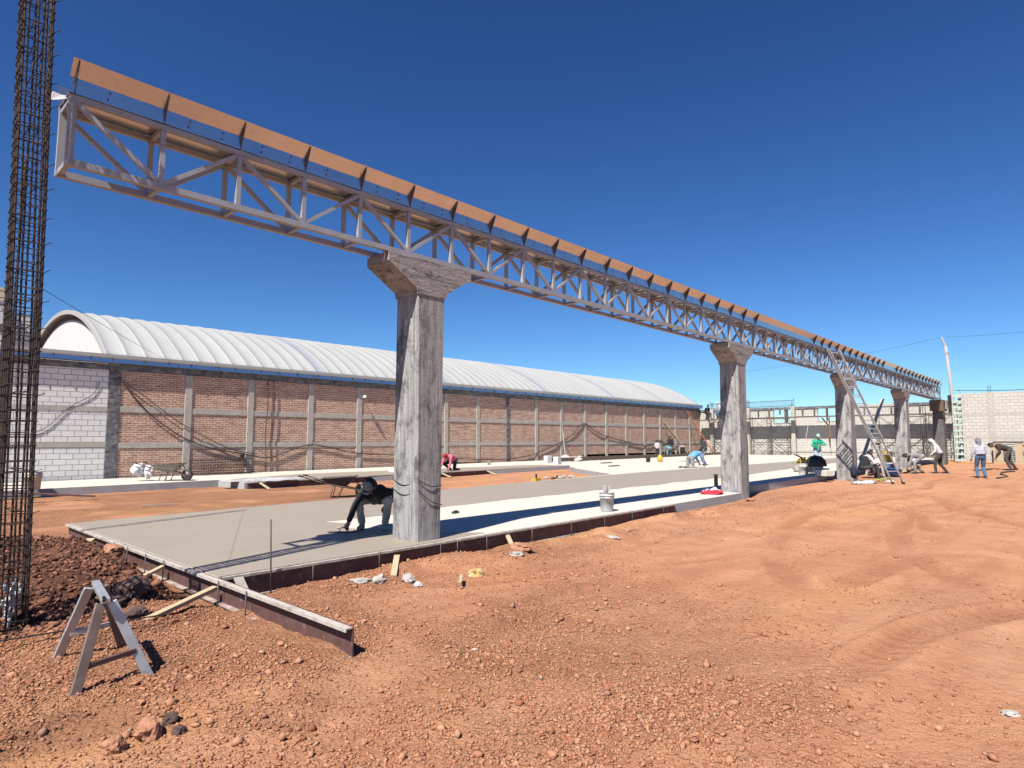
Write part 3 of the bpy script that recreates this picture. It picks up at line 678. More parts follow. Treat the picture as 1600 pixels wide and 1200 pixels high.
# ------------------------------------------------------------------ left boundary wall: block stretch and brick stretch
YW = 27.5
bw = thing('brick_wall', 'long red brick wall panelled with grey concrete posts and beams, left of the slab', 'wall', (7.0, YW, .2))
WT = 4.42
def wall_local(o, off=(7.0, YW, .2)): return o
posts = [7.0, 9.68, 12.28, 15.17, 17.84, 21.0, 23.6, 26.12, 28.7, 31.42, 34.05, 36.76, 39.4, 42.09, 44.72, 47.24, 49.84, 52.39]
X0, Y0, Z0 = 7.0, YW, .2
ZM = ((1.40, 1.62), (2.78, 3.0))
for i, x in enumerate(posts):
    x1 = posts[i+1] if i+1 < len(posts) else 54.35
    zz = [.02, ZM[0][0], ZM[0][1], ZM[1][0], ZM[1][1], 4.36]
    for a, b in ((0, 1), (2, 3), (4, 5)):
        MB().box2((x+.13-X0, 0, zz[a]-Z0), (x1-.13-X0, .25, zz[b]-Z0)).build('brick_panel', M_BRICK, bw)
for i, x in enumerate(posts):
    wd = .14 if i else .2
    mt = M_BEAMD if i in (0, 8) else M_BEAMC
    bevel(MB().box2((x-wd-X0, -.035-random.uniform(0,.012), 0-Z0), (x+wd-X0, .26, 4.36-Z0)).build('post', mt, bw), .012, 1)
for z0, z1 in ZM: 
    for i, x in enumerate(posts):
        x1 = posts[i+1] if i+1 < len(posts) else 54.35
        MB().box2((x+.14-X0, -.02-random.uniform(0,.01), z0-Z0), (x1-.14-X0, .255, z1-Z0)).build('bond_beam', M_BEAMC, bw)
MB().box2((-.2, -.05, 4.362-Z0), (47.35, .27, 4.60-Z0)).build('ring_beam', M_BEAMD, bw)  # near-black colour stands in for the gutter's shadow along the wall top
kb = thing('block_wall', 'white block wall with grey bond beams at far left, ending at the brick wall', 'wall', (6.8, YW, .2))
for z0, z1 in ((0, 1.45), (1.62, 2.78), (2.96, 4.36)):
    MB().box2((-17, 0, z0-Z0), (-.005, .2, z1-Z0)).build('block_panel', M_BLOCKX, kb)
for z0, z1 in ((1.45, 1.62), (2.78, 2.96), (4.36, 4.6)):
    MB().box2((-17, -.015, z0-Z0), (-.005, .21, z1-Z0)).build('bond_beam', M_BEAMC if z0 < 4 else M_BEAMD, kb)  # topmost beam coloured dark as the gutter's shadow, lower ones plain
# ------------------------------------------------------------------ barrel-roofed hall behind the wall
YC, RISE, HALF = 35.7, 2.75, 8.3; ZE = 4.85
RAD = (HALF**2+RISE**2)/(2*RISE); A0 = math.asin(HALF/RAD)
hall = thing('barrel_roof_hall', 'long white barrel-roofed hall of ribbed sheet steel rising behind the brick wall', 'building', (6.65, YC, 0))
PAN = .672; NP = 71
def arc(x, r, n=40):
    return [(x, RAD and r*math.sin(-A0+2*A0*k/n), ZE+RISE-RAD+r*math.cos(-A0+2*A0*k/n)) for k in range(n+1)]
xprof = [(0, .0), (.03, .020), (.06, .020), (.10, .0), (.20, -.018), (.36, -.036), (.52, -.018), (.62, 0)]
rows = []; pid = []
for p in range(NP):
    sag = .035*math.sin(p*.9)*.5
    for dx, dr in xprof: rows.append((p*PAN+dx, RAD+dr+sag*.3)); pid.append(p)
mb = MB(); N_ = 40
for x, r in rows: mb.v += arc(x, r)
for i in range(len(rows)-1):
    mi = 1 if pid[i] in (13, 25, 38, 50, 61) else 0
    for k in range(N_):
        a = i*(N_+1)+k; mb.f.append((a, a+1, a+N_+2, a+N_+1)); mb.m.append(mi)
o = mb.build('roof', [M_ROOF, M_ROOFG], hall, True, False); s_ = o.modifiers.new('s','SOLIDIFY'); s_.thickness = .03; s_.offset = -1
rim = MB(); a1 = arc(-.06, RAD+.09); a2 = arc(.02, RAD+.09); a3 = arc(.02, RAD-.10); a4 = arc(-.06, RAD-.10)
for q in (a1, a2, a3, a4): rim.v += q
for j in range(4):
    for k in range(N_):
        a = j*(N_+1)+k; b = ((j+1) % 4)*(N_+1)+k; rim.f.append((a, a+1, b+1, b)); rim.m.append(0)
rim.build('roof_rim', M_ROOF, hall, False)
# ribbed gable set back under the rim
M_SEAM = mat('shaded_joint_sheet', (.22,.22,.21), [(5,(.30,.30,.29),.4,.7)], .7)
gm = MB(); GX_ = .18
y = -HALF+.05; pts = []
ph = 0
while y < HALF-.05:
    for dy, dx in ((0, 0), (.170, 0), (.173, .03), (.185, .03), (.188, 0)):
        yy = y+dy
        if abs(yy) < HALF-.02:
            zt_ = ZE+RISE-RAD+math.sqrt((RAD-.28)**2-yy*yy); pts.append((GX_+dx, yy, zt_))
    y += .20
for (x, yy, z) in pts: gm.v += [(x, yy, 4.2), (x, yy, max(4.22, z))]
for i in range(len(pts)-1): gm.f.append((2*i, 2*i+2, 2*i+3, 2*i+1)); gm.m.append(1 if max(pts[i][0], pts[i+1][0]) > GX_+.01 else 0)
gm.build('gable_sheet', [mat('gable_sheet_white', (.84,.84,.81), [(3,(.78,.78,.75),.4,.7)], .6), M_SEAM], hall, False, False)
zg = MB()
for i in range(0, 83):
    yy = -HALF+.1+i*.2
    if abs(yy) > HALF-.15: continue
    z = ZE+RISE-RAD+math.sqrt((RAD-.25)**2-yy*yy); zg.prism([(yy-.085, z+.12), (yy+.085, z+.12), (yy, z-.12)], 'x', GX_-.03, GX_-.012)
zg.build('gable_flashing', M_GUSS, hall)['kind'] = 'stuff'
MB().box2((.9, -HALF+.7, 0), (NP*PAN-.2, HALF, 4.7)).build('hall_body', M_WHITE, hall)
# eaves gutter on top of the brick wall
eg = thing('eaves_gutter', 'blue-reflecting metal eaves gutter with a cream lip along the wall top', 'gutter', (-9, 27.3, 4.6))
pr = [(.13, .0), (-.01, .03), (.008, .185), (-.05, .27), (-.052, .335), (.10, .35)]
pin = [(y, z) for y, z in pr]; poly = pin[:4]
t = .006
for k in range(21):
    a, b = k*3.03+.003, k*3.03+3.02
    MB().prism([pin[0], pin[1], pin[2], (pin[2][0]+t, pin[2][1]), (pin[1][0]+t, pin[1][1]+t), (pin[0][0], pin[0][1]+t)], 'x', a, b).build('gutter_sheet', M_GALV, eg)
MB().prism([(.012, .187), (-.05, .23), (-.052, .345), (.16, .365), (.16, .187)], 'x', 0, 63.6).build('gutter_lip', M_ROOF, eg)
for k in range(66):
    x = 2.0+.93*k+.12*math.sin(k*3.7); 
    if x > 63.3: break
    MB().box2((x-.012, -.03, 0), (x+.012, -.012, .20)).build('bracket', M_GUSS, eg)
# white building farther back at the far left
wb = thing('white_building', 'tall white panelled building with a yellowed top corner, behind the far left wall', 'building', (0, 40, 0))
MB().box2((-14, 0, 0), (5.35, 8, 8.6)).build('wall', M_WHITE, wb)
MB().box2((5.36, .5, 0), (6.35, 8, 8.15)).build('wall', M_WHITE, wb)
for k in range(34): MB().box2((-9+k*.42, -.05, 8.62), (-9+k*.42+.40, .05, 9.35)).build('parapet_panel', M_YELLOWED if k in (30,32,33) else M_WHITE, wb)
MB().box2((4.4, -.03, 7.1), (5.3, -.005, 7.5)).build('wall_stain', M_WOODD, wb)
for k in range(4): tag(MB().tube([(x, 33.5-.1*k, 7.1+.27*k-.012*(x-4)**2*.4) for x in np.linspace(-8, 5.0, 12)], .018, 5).build('overhead_cable', M_BLACK, None, True), ['lowest','second lowest','second highest','highest'][k]+' of four thin dark cables at the left border', 'cable', 'cables at the left border')

# cable from the rebar cage to the wall and cords hanging on the wall
pts = []
A_, B_ = Vector((1.12, 7.0, 3.10)), Vector((10.1, 27.28, 4.55))
for t in np.linspace(0, 1, 24):
    p = A_.lerp(B_, t); p.z -= .16*math.sin(math.pi*t); pts.append(p)
tag(MB().tube(pts, .0028, 6).build('overhead_cable', M_BLACK, None, True), 'dark cable sloping from the tall rebar cage down to the wall gutter', 'cable')
hose = [[7.12,4.12],[7.77,3.26],[8.48,2.53],[9.59,1.78],[10.61,1.38],[11.83,1.15],[13.12,.93],[14.02,1.18],[15.13,1.49],[16.31,1.33],[17.75,1.06],[20.94,.88],[23.65,.69],[26.69,.55],[28.93,.54],[31.05,.79],[33.36,1.4],[35.13,2.06],[36.55,2.89],[37.79,2.4],[39.4,1.99],[41.99,1.6],[43.82,1.34],[45.47,1.23],[46.9,1.7],[48.37,1.37],[49.45,1.2],[51.37,1.08]]
def smooth(pts, n=6):
    out = []
    P = [Vector(p) for p in pts]; P = [P[0]]+P+[P[-1]]
    for i in range(1, len(P)-2):
        for k in range(n):
            t = k/n; out.append(.5*((2*P[i])+(P[i+1]-P[i-1])*t+(2*P[i-1]-5*P[i]+4*P[i+1]-P[i+2])*t*t+(3*P[i]-P[i-1]-3*P[i+1]+P[i+2])*t**3))
    out.append(P[-2]); return out
hp = smooth([(x, 27.435, z) for x, z in hose], 8)
for nm, lo, hi, r in (('dark hose swagged across the left half of the brick wall', 0, .36, .024), ('dark hose swagged across the middle of the brick wall', .36, .64, .024), ('dark hose swagged across the far end of the brick wall', .64, 1, .03)):
    a, b = int(lo*len(hp)), min(len(hp), int(hi*len(hp))+1); tag(MB().tube(hp[a:b], r, 7).build('hose', M_HOSE, None, True), nm, 'hose')
tag(MB().tube(smooth([(7.2,27.42,4.05),(8.9,27.42,2.75),(9.9,27.42,2.1),(11.4,27.42,1.35),(12.6,27.42,1.1)]), .016, 6).build('cable', M_HOSE, None, True), 'thinner cord hung just above the hose on the brick wall, far left', 'cable')
for k, (x, b) in enumerate(((13.0, .35), (13.3, .75))):
    tag(MB().tube([(x+.03*math.sin(z*2.3+k), 27.41, z) for z in np.linspace(4.4, b, 14)], .018, 6).build('cable', M_HOSE, None, True), 'dark cord hanging straight down the brick wall, %s of the pair' % ('left' if k == 0 else 'right'), 'cable')
tag(MB().tube(smooth([(4.5,27.475,1.9),(5.0,27.475,2.2),(5.6,27.475,2.9),(6.3,27.475,3.4),(6.5,27.475,3.9)]), .012, 5).build('cable', M_BLACK, None, True), 'black cord snaking up the white block wall at far left', 'cable')
# small box and bracket fixed on the wall
lm = thing('wall_lamp', 'small pale lamp on a bracket high on the brick wall, left of the nearest column', 'lamp', (17.95, 27.46, 3.9))
MB().tube([(0, 0, 0), (0, -.25, .02)], .02, 6).build('bracket_arm', M_ZINC, lm); MB().lathe([(.01,.08),(.07,.04),(.12,-.06),(.10,-.08)], (0,-.28,.0), 12).build('lamp_head', M_WHITE, lm, True)
eb = MB().box((0,0,0), (.16, .12, .22)).box((0,-.07,0), (.12, .03, .16)).build('electrical_box', M_BLACK); eb.location = (11.95, 27.40, .98); bevel(eb, .01)
tag(eb, 'small black box fixed low on the second brick bay', 'box')
# rebar bundle on the side slab beside the wall
cg = thing('rebar_bundle', 'heap of rusty bent rebar lying against the foot of the brick wall', 'rebar', (10.9, 27.0, sz(11)))
for k in range(11):
    y = -.35+.07*(k % 6)+.02*random.random(); z = .05+.11*(k//2)
    MB().tube([(-1.25+.1*random.random(), y, z), (0, y+.03*random.uniform(-1,1), z+.02), (1.3+.1*random.random(), y, z+.02*random.random())], .011, 5).build('long_bar', M_RUST, cg, True)
st = MB()
for k in range(36):
    x = -1.2+k*.068; P = [(x, -.36, .02), (x+.02, -.36, .62), (x+.02, .12, .66), (x, .12, .04), (x, -.36, .02)]; st.tube(P, .007, 4)
st.build('stirrup', M_RUST, cg)['kind'] = 'stuff'

# ------------------------------------------------------------------ back wall
XB = 54.4
kw = thing('block_wall', 'cream block wall with concrete posts and two window gaps at the back of the site', 'wall', (XB, 17.5, .3))
def kbx(n_, y0, y1, z0, z1, mt, x0=0, x1=.2):
    return MB().box2((x0, y0-17.5, z0-.3), (x1, y1-17.5, z1-.3)).build(n_, mt, kw)
py = [26.2, 22.86, 19.06, 15.25, 11.4, 7.6]
edges = [27.75]+py
ZTOP = 4.28
for i in range(len(edges)-1):
    ya, yb = edges[i]-(.0 if i == 0 else .16), edges[i+1]+.16
    kbx('block_panel', yb, ya, 0, .75, M_BLOCKY); kbx('bond_beam', yb, ya, .75, .92, M_BEAMC, -.012, .21); kbx('block_panel', yb, ya, .92, 1.82, M_BLOCKY)
    kbx('bond_beam', yb, ya, 1.82, 1.98, M_BEAMC, -.012, .21); 
    if i == 2:
        kbx('block_panel', yb, ya, 1.98, 3.12, M_BLOCKY); kbx('block_panel', 20.75, ya, 3.12, ZTOP, M_BLOCKY); kbx('window_mullion', 19.60, 19.84, 3.12, ZTOP, M_WOODD)
        kbx('sill', yb, 20.75, 3.12, 3.16, M_BEAMC, -.03, .22)
    elif i == 3:
        kbx('block_panel', yb, ya, 1.98, 3.22, M_BLOCKY); kbx('block_panel', 17.2, ya, 3.22, ZTOP, M_BLOCKY); kbx('window_mullion', 16.45, 16.55, 3.22, ZTOP, M_WOODD)
        kbx('sill', yb, 17.2, 3.22, 3.26, M_BEAMC, -.03, .22)
    else: kbx('block_panel', yb, ya, 1.98, ZTOP, M_BLOCKY)
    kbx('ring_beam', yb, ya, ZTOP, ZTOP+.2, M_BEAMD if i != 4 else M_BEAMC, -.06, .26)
for y in py: bevel(kbx('post', y-.16, y+.16, 0, ZTOP+.22, M_BEAMC, -.32, .22), .015, 1)
for k, y in enumerate(np.arange(26.6, 8, -.92)):
    if any(abs(y-q) < .25 for q in py): continue
    kbx('timber_prop', y-.05, y+.05, ZTOP-.42, ZTOP, M_WOODD, -.16, -.065)
for y in py:
    for k in range(4): 
        MB().tube([(-.2+.1*(k%2), y-17.5-.08+.16*(k//2), 4.4-.3), (-.2+.1*(k%2)+random.uniform(-.04,.04), y-17.5-.08+.16*(k//2)+random.uniform(-.05,.05), 5.1-.3+random.uniform(-.2,.2))], .012, 5).build('starter_bar', M_RUST, kw)
# reinforcement ladder on top of the left stretch
rl = thing('rebar_rail', 'open lattice of thin bars standing on the left stretch of the back wall', 'rebar', (XB, 21, ZTOP+.22))
for z in (.05, .5): MB().tube([(0, 5.6, z), (0, -1.9, z+.05)], .014, 5).build('long_bar', M_RUST, rl)
for z in (.05, .5): MB().tube([(.15, 5.6, z), (.15, -1.9, z+.05)], .014, 5).build('long_bar', M_RUST, rl)
for k in range(38): MB().tube([(-.02, 5.5-.195*k, 0), (-.02, 5.5-.195*k, .55), (.17, 5.5-.195*k, .55), (.17, 5.5-.195*k, 0)], .009, 4).build('stirrup', M_RUST, rl)
# planks of the walkway along the back wall
def walkway(y0, y1, z0, z1, label):
    d = thing('walkway', label, 'scaffold', (XB-.85, (y0+y1)/2, (z0+z1)/2), 0, 'plank walkways along the back wall')
    h = (y1-y0)/2; dz = (z1-z0)/2
    for k in range(3): MB().beam((-.24+.23*k, -h, -dz), (-.24+.23*k, h, dz), .215, .045).build('board', M_WOODD, d)
    MB().beam((-.37, -h, -dz-.05), (-.37, h, dz-.05), .05, .07).build('ledger', M_WOODD, d)
    return d
walkway(7.9, 17.8, 3.60, 3.62, 'dark plank walkway on the right stretch of the back wall'); walkway(17.85, 27.2, 3.62, 3.52, 'dark plank walkway on the left stretch of the back wall')
tag(MB().tube([(XB-.6, 8, .78), (XB-.6, 20.5, .72)], .03, 6).build('pipe', M_SCAF, None, True), 'long dark pipe running low along the back wall', 'pipe')
# scaffold frames
def scaffold(y, label, hgt=3.5, x=XB-.9, w_=1.5, dp=.75, xt=True):
    s = thing('scaffold_tower', label, 'scaffold', (x, y, .28), 0, 'tube scaffolds before the back wall')
    for sx in (-dp/2, dp/2):
        for sy in (-w_/2, w_/2): MB().tube([(sx, sy, 0), (sx, sy, hgt)], .019, 6).build('post', M_SCAF, s)
        for z in (.35, 1.75, 1.95, hgt-.2): MB().tube([(sx, -w_/2, z), (sx, w_/2, z)], .018, 5).build('rung', M_SCAF, s)
        for z in (.4, 2.0):
            MB().tube([(sx, -w_/2, z), (sx, w_/2, z+1.3)], .014, 5).build('cross_brace', M_SCAF, s); MB().tube([(sx, w_/2, z), (sx, -w_/2, z+1.3)], .014, 5).build('cross_brace', M_SCAF, s)
    for sy in (-w_/2, w_/2):
        for k in range(6): MB().tube([(-dp/2, sy, .35+k*.5), (dp/2, sy, .35+k*.5)], .014, 5).build('rung', M_SCAF, s)
    return s
scaffold(21.6, 'scaffold tower at the back wall, just right of the second column')
scaffold(20.0, 'scaffold tower below the left window gap of the back wall', 3.4)
scaffold(11.9, 'scaffold tower seen between the aluminium ladder and the fourth column', 3.5)
scaffold(10.4, 'scaffold tower seen just right of the fourth column', 4.1); scaffold(8.7, 'scaffold tower behind the farthest dark column', 3.4)
scaffold(25.2, 'scaffold tower in the far left corner of the back wall', 3.2)
# rebar mesh bundles and odd props before the back wall right of the fourth column
for k, (y, lab) in enumerate(((11.0, 'left of the farthest dark column'), (9.4, 'beside the farthest dark column'))):
    s = thing('rebar_bundle', 'upright bundle of tangled rebar before the back wall, '+lab, 'rebar', (XB-2.2, y, .25))
    for q in range(15):
        a = random.uniform(-.6, .6); MB().tube([(random.uniform(-.3,.3), a, 0), (random.uniform(-.3,.3), a+random.uniform(-.35,.35), random.uniform(1.5, 3.6))], .013, 5).build('long_bar', M_RUST, s)
s = plank('broad grey board leaning in a steep slant behind the aluminium ladder', (31.6, 8.35, .35), (35.4, 8.1, 3.75), .14, .05, mat('grey_board', (.42,.40,.37), [(3,(.50,.47,.43),.4,.7)], .85), up=(1,0,0))

# ------------------------------------------------------------------ right wall
XR = 50.0
rw = thing('block_wall', 'pale block wall at the right border with one grey post', 'wall', (XR, 0, .25))
def rbx(n_, y0, y1, z0, z1, mt, x0=0, x1=.2): return MB().box2((x0, y0, z0-.25), (x1, y1, z1-.25)).build(n_, mt, rw)
for (ya, yb) in ((-42, 5.28), (5.56, 7.1)):
    for z0, z1 in ((.2, .45), (.62, 1.80), (1.98, 3.32), (3.50, 4.74)): rbx('block_panel', ya, yb, z0, z1, M_BLOCKY)
    for z0, z1 in ((-.2, .2), (.45, .62), (1.80, 1.98), (3.32, 3.50)): rbx('bond_beam', ya, yb, z0, z1, M_BEAMC, -.008, .205)
rbx('post', 5.285, 5.555, 0, 4.76, M_BEAMC, -.02, .22)
for k in range(3): MB().tube([(.1, 5.35+.08*k, 4.45), (.1, 5.35+.08*k, 4.95)], .012, 5).build('starter_bar', M_RUST, rw)
MB().box2((.2, 6.9, -.2), (4.3, 7.1, 4.2)).build('return_wall', M_BLOCKX, rw)
tag(MB().tube(smooth([(XR+.1, 7.2, 4.98), (XR+.1, 5.5, 4.88), (XR+.1, 3.0, 4.84), (XR+.1, -6, 5.0)]), .02, 5).build('overhead_cable', M_BLACK, None, True), 'black cable stretched above the right block wall', 'cable')
# block ladder
def ladder(name, label, p, q, wdt, nr, mt, side, rail=(.03,.075), tread=(.03,.03), rt=None, sections=1):
    p = Vector(p); q = Vector(q); l = thing(name, label, 'ladder', p); d = q-p; sd = Vector(side).normalized()*wdt/2; nrm = d.cross(sd).normalized()
    for s_ in (-1, 1): bevel(MB().beam(sd*s_, d+sd*s_, rail[0], rail[1], nrm).build('rail', mt, l), .004, 1)
    for k in range(nr):
        c = d*((k+.5)/nr); bevel(MB().beam(c-sd*.97, c+sd*.97, tread[0], tread[1], nrm).build('rung', rt or mt, l), .004, 1)
    if sections == 2:
        off = nrm*(-.07 if nrm.z > 0 else .07); sd2 = sd*.86; a = d*.34; b = d*1.0
        for s_ in (-1, 1): MB().beam(a+off+sd2*s_, b+off+sd2*s_, rail[0], rail[1]*.9, nrm).build('fly_rail', mt, l)
        for k in range(int(nr*.62)):
            c = a+(b-a)*((k+.5)/(nr*.62))+off; MB().beam(c-sd2*.97, c+sd2*.97, tread[0], tread[1], nrm).build('rung', mt, l)
    for s_ in (-1, 1): MB().beam(sd*s_-d.normalized()*.03, sd*s_+d.normalized()*.07, rail[0]+.02, rail[1]+.02, nrm).build('foot', M_BLACK, l)
    return l
ladder('ladder', 'pale green ladder with wide treads standing against the end of the right wall', (49.55, 7.1, .25), (49.85, 7.12, 4.78), .50, 12, M_GREEN, (0,1,0), (.05,.07), (.14,.03), M_GREEN)
ladder('ladder', 'long aluminium extension ladder leaning on the truss behind the third column', (25.8, 5.55, .16), (24.0, 7.0, 4.95), .42, 16, M_ZINC, (.75, -.62, 0), sections=2)
sl_ = thing('stepladder', 'pale wooden trestle standing behind the leaning aluminium ladder', 'trestle', (30.2, 7.35, .17))
for a, b in (((0,-.35,0),(.25,-.05,1.45)), ((0,.35,0),(.25,.05,1.45)), ((.7,-.4,0),(.3,-.1,1.45)), ((.7,.4,0),(.3,.1,1.45))): MB().beam(a, b, .08, .05, (1,0,0)).build('leg', M_TAN, sl_)
MB().box2((.15,-.2,1.42), (.4,.2,1.47)).build('top_board', M_TAN, sl_)
for z in (.4,.8,1.15): MB().beam((.05+.1*z,-.34+.1*z,z), (.05+.1*z,.34-.1*z,z), .05,.03).build('rung', M_TAN, sl_)
# louvred wooden frame
fr = thing('louvred_frame', 'wooden frame with metal louvres propped against the right wall', 'frame', (49.5, 4.75, .3))
for a, b in (((0,-.9,0),(0,-.9,1.25)), ((0,.55,0),(0,.55,1.25))): MB().beam(a, b, .12, .1, (1,0,0)).build('frame_post', M_WOOD, fr)
MB().beam((0,-.95,1.28),(0,.62,1.28),.14,.1).build('frame_rail', M_WOODD, fr); MB().beam((0,-.95,.02),(0,.62,.02),.14,.14).build('frame_rail', M_WOOD, fr)
MB().box2((-.03,.12,.1),(.0,.46,1.2)).build('panel', M_WOOD, fr); MB().box2((-.03,-.84,.1),(.0,-.45,1.2)).build('panel', M_WOOD, fr)
for k in range(9): MB().box((0,-.17,.15+.125*k), (.10,.5,.03), Matrix.Rotation(R(35),3,'Y')).build('louvre', M_GREEN, fr)
# block stack at right border
for k in range(9):
    for j in range(3):
        o = MB().box((0,0,0), (.2,.39,.115)).build('concrete_block', M_PALE); bevel(o, .01, 1); o.location = (49.5+.05*math.sin(k*3), 3.65-.42*j+.04*math.sin(k*5+j), .36+.14*k); o.rotation_euler = (0,0,.12*math.sin(k*7+j*2))
        tag(o, '%s block in the %s column of the loose stack against the right wall' % (['lowest','second lowest','third lowest','fourth lowest','middle','fourth highest','third highest','second highest','topmost'][k], ['left','middle','right'][j]), 'block', 'blocks stacked by the right wall')
# utility pole
up = thing('utility_pole', 'pale tapering utility pole leaning above the meeting of back and right walls', 'pole', (65, 9.3, 0))
MB().tube([(0,0,0),(-.05,.55,9.8)], [.16,.11], 12).build('pole_shaft', M_POLE, up, True)
MB().box2((-.16,.38,9.1),(.1,.70,9.25)).build('band', M_POLE, up); MB().tube([(-.05,.55,9.7),(0,.78,10.5)], .09, 8).build('insulator_arm', M_POLE, up); MB().lathe([(.03,0),(.07,.04),(.03,.08),(.06,.12),(.02,.16)], (0,.8,10.48), 10).build('insulator', M_WHITE, up, True)
tag(MB().tube(smooth([(65,10.1,10.6),(66,18,9.7),(68,30,9.2)]), .010, 4).build('overhead_cable', M_BLACK, None, True), 'faint wire running left from the utility pole top', 'cable')
tag(MB().tube(smooth([(65,10.1,10.6),(64,4,10.3),(62,-8,10.6)]), .010, 4).build('overhead_cable', M_BLACK, None, True), 'faint wire running right from the utility pole top', 'cable')

# ------------------------------------------------------------------ wheelbarrows, buckets and tools
def wheelbarrow(label, loc, rz, tray_m, fr_m):
    w_ = thing('wheelbarrow', label, 'wheelbarrow', loc, rz)
    # local +x = towards the wheel; tray is a flared tub with a rolled rim
    top = [(-.46,-.33,.56),(.50,-.27,.62),(.50,.27,.62),(-.46,.33,.56)]; bot = [(-.20,-.18,.36),(.22,-.14,.33),(.22,.14,.33),(-.20,.18,.36)]
    mb = MB(); mb.v = top+bot+[(x*.96,y*.96,z-.006) for x,y,z in top]+[(x*.96,y*.94,z+.015) for x,y,z in bot]
    for i in range(4):
        j = (i+1) % 4; mb.f += [(i,j,4+j,4+i), (8+i,12+i,12+j,8+j), (i,8+i,8+j,j)]
    mb.f += [(4,5,6,7), (15,14,13,12)]; mb.m = [0]*len(mb.f); o = mb.build('tray', tray_m, w_); bevel(o, .02, 2)
    MB().tube(top+[top[0]], .014, 6).build('tray_rim', fr_m, w_, True)
    for s_ in (-1, 1):
        MB().tube(smooth([(.66,.07*s_,.2),(.25,.17*s_,.30),(-.35,.24*s_,.42),(-.95,.30*s_,.62)]), .018, 7).build('handle', fr_m, w_, True)
        MB().tube([(-.95,.30*s_,.62),(-1.08,.31*s_,.65)], .024, 7).build('grip', M_BLACK, w_, True)
        MB().tube([(-.12,.2*s_,.36),(-.20,.22*s_,.02),(-.02,.22*s_,.02),(.12,.18*s_,.33)], .014, 6).build('leg', fr_m, w_, True)
        MB().tube([(.66,.07*s_,.2),(.44,.15*s_,.54)], .012, 6).build('brace', fr_m, w_, True)
    rot = Matrix.Rotation(R(90), 3, 'X')
    ty = MB(); n = 24
    ty.lathe([(.13,-.035),(.175,-.045),(.20,-.025),(.205,0),(.20,.025),(.175,.045),(.13,.035)], (.66,0,.205), n, rot)
    wh = ty.build('tyre', M_BLACK, w_, True); 
    MB().lathe([(.02,-.05),(.03,-.03),(.13,-.036),(.135,0),(.13,.036),(.03,.03),(.02,.05)], (.66,0,.205), n, rot).build('rim', M_BROWN, wh, True)
    return w_
wheelbarrow('dark steel wheelbarrow parked on the red ground behind the crouching trowel worker', (9.95, 16.3, .05), R(-46.6+6), M_PAINT_BR, M_SCAF)
wheelbarrow('cement-coated wheelbarrow with white sacks at its handles, before the brick wall', (8.0, 24.3, sz(8)), R(-46.6), M_TAN, M_SCAF)
sk = thing('sack', 'crumpled white sack hanging over the handles of the cement-coated wheelbarrow', 'sack', (7.25, 25.05, sz(7)+.35))
def lump(nm, c, s_, sc, mt, seed, par):
    bm = bmesh.new(); bmesh.ops.create_icosphere(bm, subdivisions=4, radius=s_)
    for v in bm.verts:
        d = v.co.normalized(); f = 1+.35*mnoise.noise(d*1.7+Vector((seed,0,0)))+.16*mnoise.noise(d*3.6+Vector((seed,7,0)))
        v.co = Vector((v.co.x*sc[0], v.co.y*sc[1], v.co.z*sc[2]))*f
    me = bpy.data.meshes.new(nm); bm.to_mesh(me); bm.free(); me.materials.append(mt); o = bpy.data.objects.new(nm, me); col.objects.link(o); o.location = c; o.parent = par; return o
lump('sack_body', (0,0,.05), .21, (1,1,1.1), M_WCLOTH, 2, sk); lump('sack_flap', (.26,-.27,-.03), .17, (.8,1,1.35), M_WCLOTH, 5, sk)
def bucket(label, x, y, z, r, h, mt, inside=M_BLACK, handle=True, cat='bucket', rz=0):
    b_ = thing('bucket', label, cat, (x, y, z), rz)
    prof = [(.01,.003),(r*.82,.003),(r*.84,.012),(r*.94,h*.70),(r*1.03,h*.705),(r*1.03,h*.735),(r*.95,h*.74),(r*.965,h*.82),(r*1.05,h*.825),(r*1.05,h*.85),(r*.97,h*.855),(r,h*.97),(r*1.05,h*.975),(r*1.05,h),(r*.95,h),(r*.92,h*.9),(r*.8,.05),(.01,.045)]
    MB().lathe(prof, (0,0,0), 28).build('bucket_body', mt, b_, True)
    if handle: MB().tube([(r*1.05*math.cos(t), -r*.35*abs(math.sin(t))-r*.75*math.sin(t)*.9, h*.85-.5*h*math.sin(t)) for t in np.linspace(0, math.pi, 14)], .004, 5).build('handle', M_SCAF, b_, True)
    return b_
bk = bucket('dirty white bucket with grey tool inside, on the slab edge right of the nearest column', 10.62, 7.42, sz(10.7), .15, .375, M_BUCK)
fl = thing('plaster_float', 'grey splashed float standing up out of the dirty white bucket', 'float', (10.60, 7.42, sz(10.7)+.05))
MB().box((0,0,.34), (.02,.13,.24), Matrix.Rotation(R(50),3,'Z') @ Matrix.Rotation(R(6),3,'X')).build('blade', M_BUCK, fl); MB().box((-.02,-.01,.40), (.03,.05,.13), Matrix.Rotation(R(50),3,'Z') @ Matrix.Rotation(R(6),3,'X')).build('handle', M_EDGE, fl)
bucket('pale bucket on the side slab at far left, before the block wall', 3.9, 23.0, sz(4), .23, .55, M_PALE)
bucket('yellow bucket beside the fourth column, right of the aluminium ladder', 38.3, 8.7, sz(38)+.12, .26, .58, M_YEL)
bucket('white bucket with a black lid standing left of the third column', 26.2, 8.9, sz(26), .19, .42, M_PALE)
